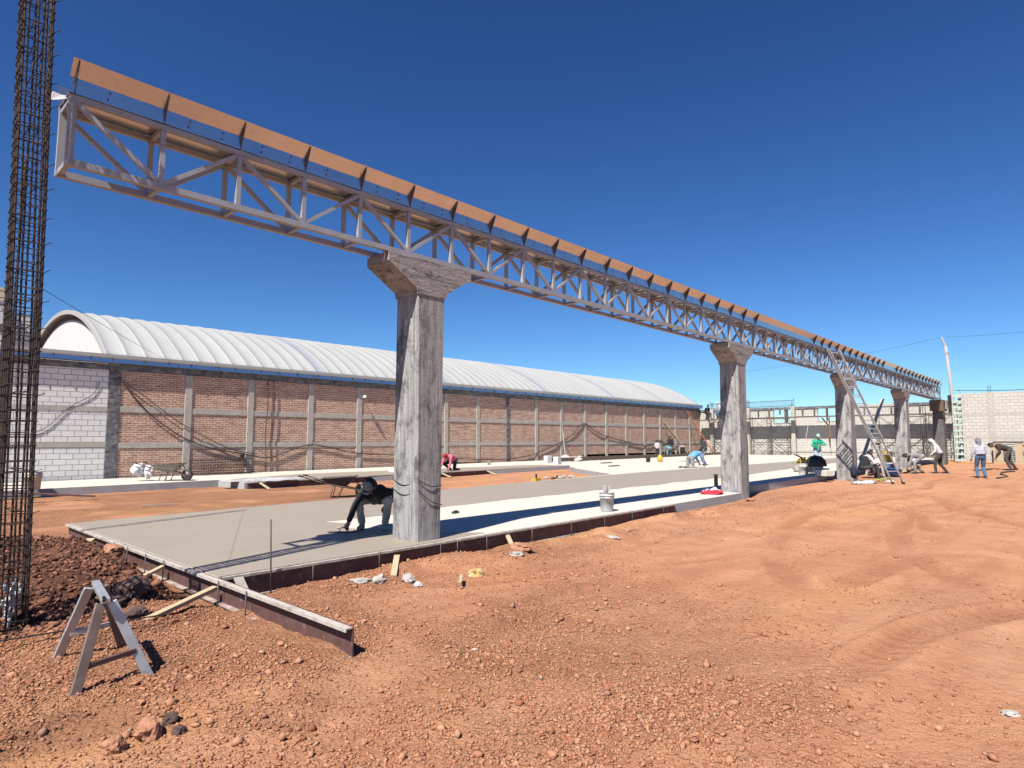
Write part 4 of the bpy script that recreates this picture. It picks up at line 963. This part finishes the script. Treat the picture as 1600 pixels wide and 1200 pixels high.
def cloth(label, x, y, z, sx, sy, h, mt, seed, cat='cloth', name='cloth'):
    n = 22; mb = MB()
    for i in range(n):
        for j in range(n):
            u, v = i/(n-1)*2-1, j/(n-1)*2-1; rr = math.hypot(u, v)
            e = 1+.25*math.sin(3*math.atan2(v,u)+seed)
            hh = h*max(0, 1-(rr/e)**2)*(.55+.45*mnoise.noise(Vector((u*2.2+seed, v*2.2, 1)))*2)+.012
            k_ = min(1, .95/max(rr, .01)) if rr > .95 else 1
            mb.v.append((u*sx*e*k_, v*sy*e*k_, max(.006, hh+.03*mnoise.noise(Vector((u*6, v*6, seed))))))
    for i in range(n-1):
        for j in range(n-1): a = i*n+j; mb.f.append((a, a+n, a+n+1, a+1)); mb.m.append(0)
    o = mb.build(name, mt, None, True, False); o.location = (x, y, z); s_ = o.modifiers.new('s','SOLIDIFY'); s_.thickness = .006
    return tag(o, label, cat)
cloth('bright red cloth dropped on the slab edge left of the second column', 15.75, 7.62, sz(15.7), .42, .24, .17, M_RED, 1, 'cloth')
cloth('white and grey cloth heaped behind the bright red cloth', 16.35, 8.05, sz(16.4), .40, .24, .13, M_WCLOTH, 4)
def pipe(label, x, y, z, h, r, mt=M_TAN):
    o = MB().lathe([(r*.8,0),(r,0),(r,h*.93),(r*1.12,h*.93),(r*1.12,h),(r*.85,h),(r*.85,0)], (0,0,0), 14).build('pipe', mt, None, True); o.location = (x,y,z); return tag(o, label, 'pipe')
pipe('grey drain pipe stub standing in the slab just left of the second column', 17.2, 8.25, sz(17), .42, .055)
pipe('pale pipe stub on the side slab, left of the two low white blocks', 24.6, 25.0, sz(24), .22, .08, M_PALE)
o = MB().box((0,0,.02), (.16,.09,.04)).box((.01,0,.047), (.09,.03,.02)).build('hand_float', M_BLACK); o.location = (8.35, 9.42, sz(8.3)); o.rotation_euler = (0,0,.4); tag(o, 'small black float lying alone on the dry slab right of the nearest column', 'float')
# little yellow laser level / marker on the red strip
ym = thing('marker_stand', 'small yellow-topped marker standing on the red strip beyond the wet slab', 'marker', (17.0, 14.9, .09))
MB().box2((-.16,-.13,0),(.16,.13,.10)).build('base', M_PALE, ym); MB().box2((-.14,-.11,.16),(.14,.11,.27)).build('body', M_YEL, ym); MB().box2((.05,-.09,.1),(.12,.09,.16)).build('spacer', M_BLACK, ym); MB().box2((-.015,-.02,.27),(.035,.02,.42)).build('stem', M_BLACK, ym)
cloth('crumpled grey wire netting heaped on the side slab left of the dark wheelbarrow', 10.6, 21.9, sz(10), 1.5, .7, .10, M_EDGE, 6, 'netting', 'wire_netting')
# rocks, sand and blocks on the side slab
cloth('pale heap of sand on the side slab against the brick wall', 32.6, 25.2, sz(33), 1.0, .8, .5, M_DRY, 2, 'sand', 'sand_heap')
for k, (x, y, lab) in enumerate(((28.9,24.4,'left one of the two low white blocks on the side slab'), (27.6,22.6,'right one of the two low white blocks on the side slab, at its edge'), (17.0,22.9,'white slab of foam lying on the side slab just left of the nearest column'))):
    o = MB().box((0,0,0), (.42,.3,.42) if k < 2 else (1.1,.5,.14)).build('block', M_WHITE); bevel(o,.015,1); o.location = (x,y,sz(x)+(.21 if k < 2 else .07)); o.rotation_euler = (0,0,.2*k); tag(o, lab, 'block')
plank('long wooden board leaning on the brick wall near the far left corner', (49.5, 26.1, .45), (47.6, 27.3, 3.2), .25, .05)
plank('thin pale pole leaning on the brick wall above the sand heap', (32.6, 26.0, .4), (34.0, 27.35, 2.4), .05, .05, M_TAN, name='pole', cat='pole')
plank('wooden raker leaning in the far corner between brick and back wall', (52.8, 25.4, .45), (51.4, 27.2, 4.3), .12, .08, M_BRONZE)
# dark rebar mat being tied along the brick wall foot at the far end
rm = thing('rebar_mat', 'long dark mat of rebar and formwork along the far foot of the brick wall', 'rebar', (43, 25.6, .44))
for k in range(9): MB().tube([(-12, .2*k-.6, .05+.02*(k%2)), (12, .2*k-.4, .08+.02*(k%2))], .02, 5).build('long_bar', M_SCAF, rm)
for k in range(26): MB().tube([(-12+.95*k, -.7, .12), (-12+.95*k+.05, 1.4, .12)], .014, 5).build('cross_bar', M_SCAF, rm)
MB().box2((-13.5,-1.0,-.04),(12.5,-.93,.20)).build('edge_board', M_WOODD, rm); MB().box2((-6.5,1.9,-.04),(12.5,1.96,.25)).build('edge_board', M_WOODD, rm)
JX, JY = 34.1, 19.9
jb = thing('jug', 'yellow plastic jug on the slab before the bending workers', 'jug', (JX, JY, sz(JX)))
jb.scale = (.62,.62,.62); MB().lathe([(.01,0),(.22,.0),(.25,.04),(.25,.5),(.18,.62),(.07,.68),(.07,.74),(.01,.75)], (0,0,0), 16).build('jug_body', M_YEL, jb, True); MB().tube([(.2,0,.3),(.33,0,.36),(.33,0,.52),(.14,0,.62)], .03, 6).build('handle', M_YEL, jb, True)
bucket('black bucket beside the yellow jug on the far slab', 33.4, 20.3, sz(34), .14, .34, M_BLACK)
for k, (x, y, dx, dy, lab) in enumerate(((35.6,19.3,1.6,-.5,'grey board lying flat on the dry slab before the yellow jug'), (30.0,21.3,1.3,.2,'dark board lying flat on the dry slab left of the kneeling worker'), (27.0,18.7,1.0,.1,'small dark board on the dry slab beside the red strip'), (33.0,17.5,1.6,.3,'thin timber strip lying on the dry slab left of the kneeling worker'))):
    z = sz(x)+.03; plank(lab, (x, y, z), (x+dx, y+dy, z+.005), .16, .04, M_WOODD if k else M_EDGE)
tr = thing('broken_concrete', 'low heap of broken pale concrete at the end of the red strip', 'rubble', (20.6, 16.4, .1)); mb = MB()
for k in range(12): mb = MB().ball((random.uniform(-.9,.9), random.uniform(-.5,.8), .05), random.uniform(.06,.15), 7, sc=(1,1,.6), jit=.3); mb.build('chunk', M_ROCKG if k % 3 else M_ROCKD, tr)

# clutter round the third column
pt = thing('power_trowel', 'grey and yellow power float machine tipped on the slab left of the third column', 'machine', (28.3, 9.6, sz(28)))
MB().lathe([(.03,.0),(.42,.02),(.44,.06),(.30,.16),(.05,.2)], (0,0,.12), 20, Matrix.Rotation(R(-18),3,'Y')).build('rotor_guard', M_TAN, pt, True)
MB().lathe([(.28,0),(.36,.02),(.38,.10),(.33,.16),(.26,.17)], (.16,-.02,.26), 18, Matrix.Rotation(R(55),3,'Y')).build('ring_guard', M_YEL, pt, True)
MB().box((.30,0,.42), (.34,.26,.22), Matrix.Rotation(R(20),3,'Y')).build('motor', M_YEL, pt); MB().lathe([(.02,0),(.12,0),(.12,.12),(.02,.12)], (.05,0,.5), 12).build('air_filter', M_BLACK, pt, True)
MB().tube([(.1,0,.55),(-.25,.3,.75)], .03, 7).build('handle', M_BLACK, pt, True)
rt_ = thing('hand_tool', 'orange and black cutting tool on the white blocks left of the third column', 'tool', (27.6, 8.9, sz(27)+.46))
MB().box((0,0,.08), (.42,.16,.15), Matrix.Rotation(R(15),3,'Y')).build('tool_body', M_BRONZE, rt_); MB().tube([(-.2,0,.12),(-.1,0,.26),(.12,0,.26),(.2,0,.1)], .025, 6).build('tool_handle', M_BLACK, rt_, True)
hb = MB().lathe([(.01,.0),(.38,.0),(.40,.03),(.36,.22),(.22,.38),(.01,.42)], (0,0,0), 22).build('tub', M_BLACK, None, True); hb.location = (26.6, 8.55, sz(26)+.33); tag(hb, 'upturned black tub resting on pale blocks left of the third column', 'tub')
k = 0
labb = ['pale block under the orange cutting tool', 'pale block in the lower row, left of the third column', 'pale block in the lower row, second from the left', 'pale block under the upturned black tub', 'pale block nearest to the third column foot']
for (x, y, z) in ((27.5,8.9,.23),(26.9,8.35,.0),(26.4,8.1,.0),(26.6,8.6,.1),(25.6,7.95,.0)):
    o = MB().box((0,0,.11), (.5,.42,.22)).build('concrete_block', M_PALE); bevel(o,.012,1); o.location = (x, y, sz(x)+z+.005); o.rotation_euler = (0,0,.3*k); tag(o, labb[k], 'block', 'pale blocks left of the third column'); k += 1
bg_ = MB().ball((0,0,.22), .19, 12, sc=(.7,.7,1.1), jit=.2).build('backpack', mat('navy_cloth', (.012,.014,.035), [(8,(.03,.035,.07),.5,.7)], .9), None, True); bg_.location = (25.9, 7.0, .30); tag(bg_, 'dark backpack leaning on the foot of the third column', 'bag')
cloth('grey dusty tarpaulin scraps at the foot of the third column', 25.7, 6.6, .15, .8, .35, .12, M_BUCK, 7)
cloth('yellow-green strap and rags on the ground before the sitting worker', 28.0, 6.5, .17, 1.1, .18, .07, mat('rag_yellow', (.5,.46,.10), [(6,(.12,.11,.08),.45,.6)], .9), 9)
cloth('small white paper scrap on the ground before the sitting worker', 27.0, 6.1, .16, .25, .12, .05, M_WCLOTH, 5)
tb = thing('tub', 'blue plastic tub on the ground under the aluminium ladder', 'tub', (30.6, 6.85, .18)); MB().lathe([(.01,.0),(.30,.0),(.40,.26),(.43,.27),(.43,.29),(.38,.29),(.28,.03),(.01,.03)], (0,0,0), 24, Matrix.Rotation(R(12),3,'Y')).build('tub_body', M_BLUE, tb, True)
cloth('blue rag on the boards right of the blue tub', 34.2, 7.9, .48, .35, .2, .18, M_BLUE, 3)
for k, (p, q, lab) in enumerate((((31.0,7.7,.42),(37.0,8.2,.45),'pale timber board on low blocks behind the blue tub, left one'), ((33.6,7.0,.30),(40.0,7.6,.36),'pale timber board lying behind the bending worker, right one'), ((38.2,4.9,.24),(40.1,4.5,.25),'short dark steel plate lying on the ground between the workers at right'))):
    plank(lab, p, q, .22, .09 if k < 2 else .04, M_WOOD if k < 2 else M_SCAF)
o = MB().box((0,0,.15), (.9,.5,.32)).build('concrete_block', M_PALE); bevel(o,.01,1); o.location = (37.2, 7.9, .22); tag(o, 'long pale concrete block on the ground right of the yellow bucket', 'block')
pr = thing('propane_drum', 'black drum on its side behind the yellow bucket', 'drum', (37.6, 9.6, sz(37))); MB().lathe([(.02,0),(.28,0),(.3,.04),(.3,.7),(.28,.74),(.02,.74)], (0,0,.3), 18, Matrix.Rotation(R(90),3,'Y')).build('drum_body', M_BLACK, pr, True)
cloth('tan dirt heap at the foot of the right block wall', 49.0, 6.3, .27, .35, .9, .22, M_DIRT, 8, 'soil', 'soil_heap')
mx = thing('hoist_hook', 'orange hoist tackle hanging from the walkway above the worker in green', 'hoist', (XB-.75, 16.1, 3.5))
MB().tube([(0,0,0),(-.02,0,-.9)], .035, 6).build('strap', M_YEL, mx, True); MB().tube([(0,.55,.0),(0,.1,-.6),(0,.02,-1.3)], .05, 6).build('dark_brace', M_WOODD, mx); MB().tube([(-.02,0,-.9),(-.02,-.02,-1.9)], .022, 6).build('chain', M_BRONZE, mx, True)

# ------------------------------------------------------------------ people
SKIN = mat('skin', (.33,.17,.105), [(9,(.27,.13,.08),.4,.7)], .6)
def fab(name, c, c2=None): return mat(name, c, [(5, c2 or tuple(k*.72 for k in c), .42, .68)], .92, bmp=(14, .5, .015))
def ik(a, b, l1, l2, pole):
    a, b, pole = Vector(a), Vector(b), Vector(pole); d = b-a; L_ = min(d.length, (l1+l2)*.995); d.normalize(); b2 = a+d*L_
    x = (l1*l1-l2*l2+L_*L_)/(2*L_); h = math.sqrt(max(0, l1*l1-x*x)); pp = (pole-a)-d*(pole-a).dot(d)
    if pp.length < 1e-4: pp = Vector((1,0,0))-d*d.x
    return a+d*x+pp.normalized()*h, b2
def capsule(mb, a, b, r1, r2, n=12, sq=None):
    a, b = Vector(a), Vector(b); d = b-a; L_ = d.length
    d = d.normalized() if L_ > 1e-6 else Vector((0,0,1))
    pts, rs = [], []
    for t in (-.999,-.85,-.55,-.2): pts.append(a+d*r1*t); rs.append(r1*math.sqrt(1-t*t))
    pts.append(a); rs.append(r1); pts.append(b); rs.append(r2)
    for t in (.2,.55,.85,.999): pts.append(b+d*r2*t); rs.append(r2*math.sqrt(1-t*t))
    mb.tube(pts, rs, n)
def remesh(o, vox, wr=0, sc=.12, it=3):
    m = o.modifiers.new('remesh', 'REMESH'); m.mode = 'VOXEL'; m.voxel_size = vox; m.use_smooth_shade = True
    s_ = o.modifiers.new('smooth', 'SMOOTH'); s_.iterations = it; s_.factor = .5
    if wr:
        t = bpy.data.textures.get('wrinkle%.2f' % sc) or bpy.data.textures.new('wrinkle%.2f' % sc, 'CLOUDS'); t.noise_scale = sc; t.noise_depth = 3
        d = o.modifiers.new('wrinkles', 'DISPLACE'); d.texture = t; d.strength = wr; d.mid_level = .5; d.texture_coords = 'LOCAL'
    return o
def person(label, loc, rz, top, legs, hip=(0,0,.93), lean=0, twist=0, head=None, face=(1,0,0), feet=None, hands=None, knees=None, elbows=None, sc=1.0, hat=None, hood=None, shoes=None, hair=None, vox=.016, mask=None, vest=None, belt=None, sidelean=0, group=None):
    """local +x is the way the figure faces, +y its left"""
    P = thing('person', label, 'person', loc, rz, group); P.scale = (sc,)*3
    hip = Vector(hip); T = Matrix.Rotation(lean, 3, 'Y') @ Matrix.Rotation(sidelean, 3, 'X'); up = T @ Vector((0,0,1)); lat = Matrix.Rotation(twist, 3, 'Z') @ Vector((0,1,0)); fwd = lat.cross(up)
    if fwd.length < .1: fwd = Vector((1,0,0))
    fwd.normalize()
    neck = hip+up*.50; HD = Vector(head).normalized() if head else (up*.75+Vector((0,0,.5))+fwd*.25).normalized()
    hc = neck+HD*.17; F = Vector(face).normalized(); F = (F-HD*F.dot(HD)).normalized(); S_ = HD.cross(F).normalized()
    feet = feet or [(.02,.12,.08),(.0,-.12,.08)]; knees = knees or [(1,.15,.5),(1,-.15,.5)]
    hands = hands or [(.1,.3,.75),(.1,-.3,.75)]; elbows = elbows or [(-.6,.5,1),(-.6,-.5,1)]
    body = MB(); trs = MB(); shirt = MB()
    for s_, i in ((1, 0), (-1, 1)):
        hj = hip+Vector((0,.10*s_,-.03)); fk = Vector(feet[i]); kn, an = ik(hj, fk, .44, .43, knees[i]); 
        capsule(body, hj, kn, .08, .055); capsule(body, kn, an, .055, .036)
        capsule(trs, hj+Vector((0,0,.03)), kn, .105, .072); capsule(trs, kn, an+(kn-an).normalized()*.05, .072, .062)
        fd = Vector((1,.12*s_,0)) if len(feet[i]) < 4 else None
        toe = an+Vector((.16,.03*s_,-.045)); heel = an+Vector((-.06,0,-.045))
        if an.z < .03 and kn.z < .2: toe = an+Vector((-.10,0,-.0)); heel = an+Vector((.0,0,.04))
        sho = MB(); capsule(sho, heel, toe, .040, .036); capsule(sho, an, (heel+toe)/2, .045, .045); remesh(sho.build('shoe', shoes or M_BLACK, P, True, False), vox*.8)
        sj = neck+lat*.17*s_-up*.04; hd = Vector(hands[i]); el, wr_ = ik(sj, hd, .30, .27, elbows[i])
        capsule(body, sj, el, .048, .038); capsule(body, el, wr_, .036, .025)
        capsule(shirt, sj, el, .070, .054); capsule(shirt, el, wr_-(wr_-el).normalized()*.03, .053, .042)
        # hand: palm, four fingers of unequal length, thumb
        hdv = (wr_-el).normalized(); pn = hdv.cross(lat); 
        if pn.length < .1: pn = Vector((1,0,0))
        pn.normalize(); sw = hdv.cross(pn).normalized(); pe = wr_+hdv*.075
        for q in (-.026,-.009,.009,.026): capsule(body, wr_+sw*q*.6, pe+sw*q, .017, .013, 8)
        for q, ln in ((-.030,.062),(-.010,.075),(.010,.072),(.029,.056)):
            a_ = pe+sw*q; b_ = a_+(hdv*.8-pn*.35).normalized()*ln*.5; c_ = b_+(hdv*.45-pn*.8).normalized()*ln*.5
            capsule(body, a_, b_, .0095, .0088, 8); capsule(body, b_, c_, .0088, .0075, 8)
        capsule(body, wr_+hdv*.02-sw*.03*s_, wr_+hdv*.055-sw*.058*s_-pn*.015, .013, .010, 8); capsule(body, wr_+hdv*.055-sw*.058*s_-pn*.015, wr_+hdv*.085-sw*.055*s_-pn*.03, .010, .008, 8)
    for s_ in (-1, 1):
        capsule(body, hip+lat*.06*s_, neck+lat*.08*s_-up*.10, .10, .10); capsule(trs, hip+Vector((0,.05*s_,0)), hip+up*.06+lat*.05*s_, .125, .118)
        capsule(shirt, hip+up*.04+lat*.055*s_, neck-up*.12+lat*.085*s_, .128, .125); capsule(shirt, neck-up*.12+lat*.085*s_, neck-up*.035+lat*.12*s_, .118, .078)
    capsule(shirt, neck-up*.1, neck+up*.0, .10, .07); capsule(body, neck-up*.05, hc-HD*.04, .058, .054)
    # head: skull, jaw, nose, ears
    capsule(body, hc+HD*.045-F*.012, hc+HD*.02, .088, .085, 14); capsule(body, hc-HD*.03+F*.02, hc-HD*.075+F*.045, .066, .042, 12)
    capsule(body, hc+F*.088+HD*.012, hc+F*.108-HD*.018, .010, .014, 8)
    for s_ in (-1, 1): capsule(body, hc+S_*.086*s_+HD*.012, hc+S_*.088*s_-HD*.022, .016, .011, 8)
    remesh(body.build('body', SKIN, P, True, False), vox*.62, it=1)
    remesh(trs.build('trousers', legs, P, True, False), vox, .022)
    remesh(shirt.build('top', top, P, True, False), vox, .026)
    for s_ in (-1, 1): MB().ball(hc+F*.083+S_*.034*s_+HD*.014, .011, 8).build('eye', M_BLACK, P, True)
    MB().tube([hc+F*.088-HD*.045+S_*.022, hc+F*.094-HD*.047, hc+F*.088-HD*.045-S_*.022], .005, 6).build('mouth', M_BRONZE, P, True)
    if mask: 
        mk = MB(); capsule(mk, hc-HD*.03+F*.03, hc-HD*.085+F*.045, .074, .055); capsule(mk, hc-HD*.10, neck+up*.01, .075, .085); remesh(mk.build('face_mask', mask, P, True, False), vox)
    if hair:
        hr = MB(); capsule(hr, hc+HD*.052-F*.022, hc+HD*.0-F*.035, .094, .086, 14); remesh(hr.build('hair', hair, P, True, False), vox*.8, .01, .05)
    if hood:
        hh = MB(); capsule(hh, hc+HD*.045-F*.04, hc-HD*.04-F*.04, .108, .105, 14); capsule(hh, hc-HD*.08-F*.02, neck-up*.02, .095, .10, 12); remesh(hh.build('hood', hood, P, True, False), vox, .018)
    if hat:
        q = MB(); capsule(q, hc+HD*.068-F*.012, hc+HD*.05-F*.012, .092, .100, 14); remesh(q.build('cap', hat, P, True, False), vox*.7)
        rm_ = Matrix((F, S_, HD)).transposed(); br = MB()
        br.v = []; n_ = 10
        for z_ in (0, .006):
            for k in range(n_+1):
                t = -1.0+2.0*k/n_; br.v.append(tuple(hc+HD*(.052+z_)+F*(.07+.085*math.cos(t))+S_*(.075*math.sin(t)*1.15)))
        br.f = [tuple(range(n_+1)), tuple(range(2*n_+1, n_, -1))]+[(k, k+1, n_+2+k, n_+1+k) for k in range(n_)]+[(n_, 0, n_+1, 2*n_+1)]; br.m = [0]*len(br.f)
        br.build('cap_brim', hat, P)
    if vest:
        vs = MB()
        for s_ in (-1, 1): capsule(vs, hip+up*.06+lat*.055*s_, neck-up*.12+lat*.08*s_, .138, .134)
        remesh(vs.build('vest', vest, P, True, False), vox, .015)
    if belt:
        bt = MB()
        for s_ in (-1, 1): capsule(bt, hip+up*.03+Vector((0,.05*s_,0)), hip+up*.055+lat*.05*s_, .137, .137)
        remesh(bt.build('belt', belt, P, True, False), vox)
    return P
BLK = fab('black_fabric', (.013,.014,.016), (.03,.03,.034)); BEI = fab('dusty_trousers', (.62,.56,.48), (.40,.35,.29)); GRYF = fab('grey_fabric', (.30,.30,.31)); LGR = fab('light_grey_fabric', (.50,.50,.55))
JEAN = fab('blue_jeans', (.07,.14,.25), (.14,.24,.38)); PINK = fab('pink_fabric', (.75,.16,.26)); REDF = fab('red_fabric', (.5,.02,.03)); TEAL = fab('teal_fabric', (.15,.36,.40)); WHT = fab('white_fabric', (.68,.67,.66)); DGR = fab('charcoal_fabric', (.05,.05,.052), (.09,.09,.09))
SKYB = fab('sky_blue_fabric', (.16,.42,.75)); GRN = fab('green_fabric', (.02,.42,.24), (.02,.25,.15)); BRNF = fab('dark_brown_fabric', (.05,.035,.03)); PJ = fab('pale_jeans', (.42,.50,.62)); DOL = fab('dark_olive', (.06,.055,.045)); SHO = fab('dusty_shoes', (.5,.46,.38)); HAIR = mat('dark_hair', (.012,.01,.01), (), .7)
VD = R(43.4)   # heading straight away from the photographer
# crouching finisher: back arched, right arm reaching down-left to the trowel
fx, fy_ = 6.02, 8.78
FRZ = R(43.4+180+4)
FIN = person('crouching worker in black hood and grey cap, smoothing wet concrete by the nearest column', (fx, fy_, sz(6)), FRZ, BLK, BEI,
    hip=(-.22,.02,.50), lean=R(70), twist=R(-16), head=(.78,-.22,.30), face=(.45,-.25,-.85), feet=[(.08,.19,.085),(.02,-.19,.085)], knees=[(1.2,.6,.6),(1.2,-.6,.6)],
    hands=[(.12,.22,.40),(.34,-.38,.11)], elbows=[(-.1,.6,.6),(.25,-.5,.4)], hat=GRYF, hood=BLK, shoes=SHO, vox=.011, sc=.97)
tw = thing('trowel', 'black steel trowel pressed on the wet concrete under the crouching worker hand', 'trowel', (0,0,0))
R_ = Matrix.Rotation(FRZ, 3, 'Z'); tp = R_ @ (Vector((.36,-.44,0))*.97)+Vector((fx,fy_,sz(6)))
tw.location = tp; tw.rotation_euler = (0,0,R(-38))
MB().prism([(-.24,-.0),(-.20,-.05),(.18,-.055),(.24,0),(.18,.055),(-.20,.05)], 'z', .008, .014).build('blade', M_BLACK, tw); MB().tube([(-.05,0,.014),(-.05,0,.06),(-.09,0,.075),(.07,0,.075)], .012, 7).build('handle', M_WOOD, tw, True)
K = lambda s: [(1.5,.3,.0),(1.5,-.3,.0)]
person('worker in pink shirt and red cap on hands and knees, at the side slab edge', (19.25, 21.95, sz(18.8)), R(43.4+150), PINK, BLK, hip=(-.1,0,.50), lean=R(72), head=(.9,0,.1), face=(.3,0,-1), feet=[(-.35,.14,.03),(-.1,-.2,.085)], knees=[(.6,.2,-.2),(1,-.4,.6)], hands=[(.62,.22,.09),(.55,-.3,.12)], hat=REDF, hair=REDF, sc=1.0)
person('worker in dark hooded jacket and grey trousers standing with bowed head before the back wall', (31.6, 15.75, sz(32)), R(43.4+105), DGR, GRYF, hip=(0,0,.90), lean=R(14), head=(.55,0,.8), face=(.85,.0,-.5), feet=[(.1,.12,.08),(-.12,-.12,.08)], hands=[(.22,.22,.9),(.12,-.28,.82)], hood=DOL, sc=.93)
person('worker in sky blue shirt kneeling with both hands on the wet concrete edge', (28.7, 14.95, sz(28.6)), R(43.4-62), SKYB, GRYF, hip=(-.12,0,.44), lean=R(60), head=(.9,0,.25), face=(.35,0,-1), feet=[(-.62,.14,.05),(-.55,-.14,.05)], knees=[(.6,.2,-.6),(.6,-.2,-.6)], hands=[(.66,.2,.09),(.58,-.18,.09)], hair=HAIR, sc=1.08)
person('worker in pale shirt standing with back turned, leftmost of the far workers', (44.2, 26.0, sz(44)-.18), R(43.4+10), fab('pale_pink_fabric', (.66,.55,.54)), DGR, lean=R(10), hair=HAIR, sc=.86, vox=.02, hands=[(.25,.15,1.0),(.25,-.15,1.0)])
person('worker in teal shirt and jeans bending forward, second of the far workers', (44.9, 25.3, sz(45)-.2), R(43.4+15), TEAL, fab('faded_jeans', (.25,.36,.45)), hip=(0,0,.88), lean=R(75), head=(.9,0,.0), feet=[(.0,.16,.08),(.0,-.16,.08)], hands=[(.55,.2,.35),(.55,-.2,.35)], hair=HAIR, sc=.95, vox=.02)
person('worker in black standing behind the white-shirted bender at the far brick wall', (47.3, 26.6, sz(47)), R(43.4+160), BLK, BRNF, hat=BLK, sc=.95, vox=.02)
person('worker in white shirt and dark trousers bending over, rightmost of the far workers', (46.9, 25.3, sz(47)-.2), R(43.4-15), WHT, DGR, hip=(-.05,0,.88), lean=R(82), head=(.9,0,-.1), feet=[(.0,.16,.08),(.0,-.16,.08)], hands=[(.5,.25,.35),(.5,-.2,.35)], hair=HAIR, sc=.97, vox=.02)
person('worker in dark clothes sitting on the far left corner of the back wall', (54.2, 26.7, 3.62), R(-120), BLK, DGR, hip=(0,0,.55), lean=R(15), feet=[(.45,.14,.08),(.4,-.14,.08)], hands=[(.35,.25,.7),(.35,-.2,.7)], hat=BLK, sc=1.0, vox=.02)
person('worker in white shirt and blue jeans on the back wall walkway', (53.9, 25.3, 3.66), R(150), WHT, JEAN, hip=(0,0,.75), lean=R(15), feet=[(.25,.14,.08),(.15,-.14,.08)], hands=[(.35,.2,.95),(.35,-.2,.95)], hat=WHT, sc=.95, vox=.02)
person('worker in bright green shirt and pale jeans standing behind the power float', (34.2, 10.9, sz(34)-.05), R(43.4+170), GRN, PJ, lean=R(12), head=(.4,.1,.9), face=(.8,.2,-.4), hands=[(.28,.1,1.15),(.30,-.05,1.1)], elbows=[(0,.9,1.2),(0,-.9,1.2)], hat=fab('mint_cap', (.45,.70,.60)), hair=HAIR, sc=.98)
person('worker in white sleeves and black vest sitting by the third column, head down', (28.9, 7.35, .17), R(43.4-88), WHT, DGR, hip=(-.1,0,.42), lean=R(22), head=(.6,0,.75), face=(.6,0,-.7), feet=[(.5,.15,.08),(.42,-.2,.08)], knees=[(.9,.4,1),(.9,-.4,1)], hands=[(.42,.12,.62),(.40,-.12,.60)], elbows=[(-.1,.7,.4),(-.1,-.7,.4)], vest=BLK, hair=HAIR, sc=1.0)
person('worker in light grey top bending to the ground, left of the white-hooded one', (33.9, 6.55, .19), R(43.4+78), GRYF, GRYF, hip=(-.25,0,.80), lean=R(84), head=(.9,0,-.15), face=(.2,0,-1), feet=[(.1,.16,.08),(-.32,-.16,.08)], knees=[(1,.2,.4),(1,-.2,.4)], hands=[(.42,.16,.22),(.34,-.18,.28)], hair=HAIR, hood=None, sc=.98)
person('worker in white hooded top and dark trousers standing, stooped to the left', (34.9, 5.75, .19), R(43.4+60), WHT, DOL, hip=(0,0,.90), lean=R(26), head=(.75,0,.7), face=(.7,0,-.6), feet=[(.22,.14,.08),(-.22,-.14,.08)], hands=[(.42,.2,.85),(.3,-.25,.80)], hood=WHT, sc=.98)
person('worker seen from behind in pale hooded top and blue jeans, alone on the bare ground', (31.6, 3.85, .17), R(43.4-18), LGR, JEAN, hip=(0,0,.92), lean=R(12), head=(.45,0,.85), feet=[(.0,.13,.08),(-.02,-.13,.08)], hands=[(.12,.30,.80),(.25,-.15,.9)], hood=fab('slate_hood', (.22,.22,.26)), hat=None, belt=BLK, sc=.95)
person('worker in dark brown top bending over at the louvred frame by the right border', (40.2, 4.05, .22), R(43.4+62), BRNF, fab('dusty_dark', (.09,.075,.065)), hip=(-.30,0,.92), lean=R(72), head=(.95,0,.1), face=(.3,0,-1), feet=[(-.28,.16,.08),(-.52,-.16,.08)], hands=[(.22,.2,.55),(.15,-.2,.60)], hair=HAIR, sc=1.12)
tag(MB().tube(smooth([(31.8,3.4,.2),(33.4,3.2,.2),(35.2,3.6,.22),(37.0,3.7,.23),(38.4,3.4,.24)]), .03, 6).build('hose', M_BLACK, None, True), 'black hose lying on the ground between the two rightmost workers', 'hose')
tag(MB().tube([(40.0,2.95,.22),(40.3,3.2,1.15)], .025, 6).build('rod', M_SCAF, None, True), 'thin rod propped beside the bending worker in dark brown', 'rod')
tag(MB().tube(smooth([(28,5.9,.2),(27.0,5.7,.17),(26.3,5.55,.17)]), .03, 6).build('rod', M_SCAF, None, True), 'dark bar lying on the ground at the foot of the aluminium ladder', 'rod')

# ------------------------------------------------------------------ real-world albedo range for the brighter exposure used here
for m in bpy.data.materials:
    if not m.use_nodes or 'Principled BSDF' not in m.node_tree.nodes: continue
    n = m.node_tree; b = n.nodes['Principled BSDF']; s_ = b.inputs['Base Color']
    if m.name == 'galvanised_sheet': continue
    if s_.is_linked:
        src = s_.links[0].from_socket; c = mix(n, 1.0, src, (ALB, ALB, ALB), 'MULTIPLY'); L(n, c, s_)
    else: s_.default_value = tuple(k*ALB for k in s_.default_value[:3])+(1,)
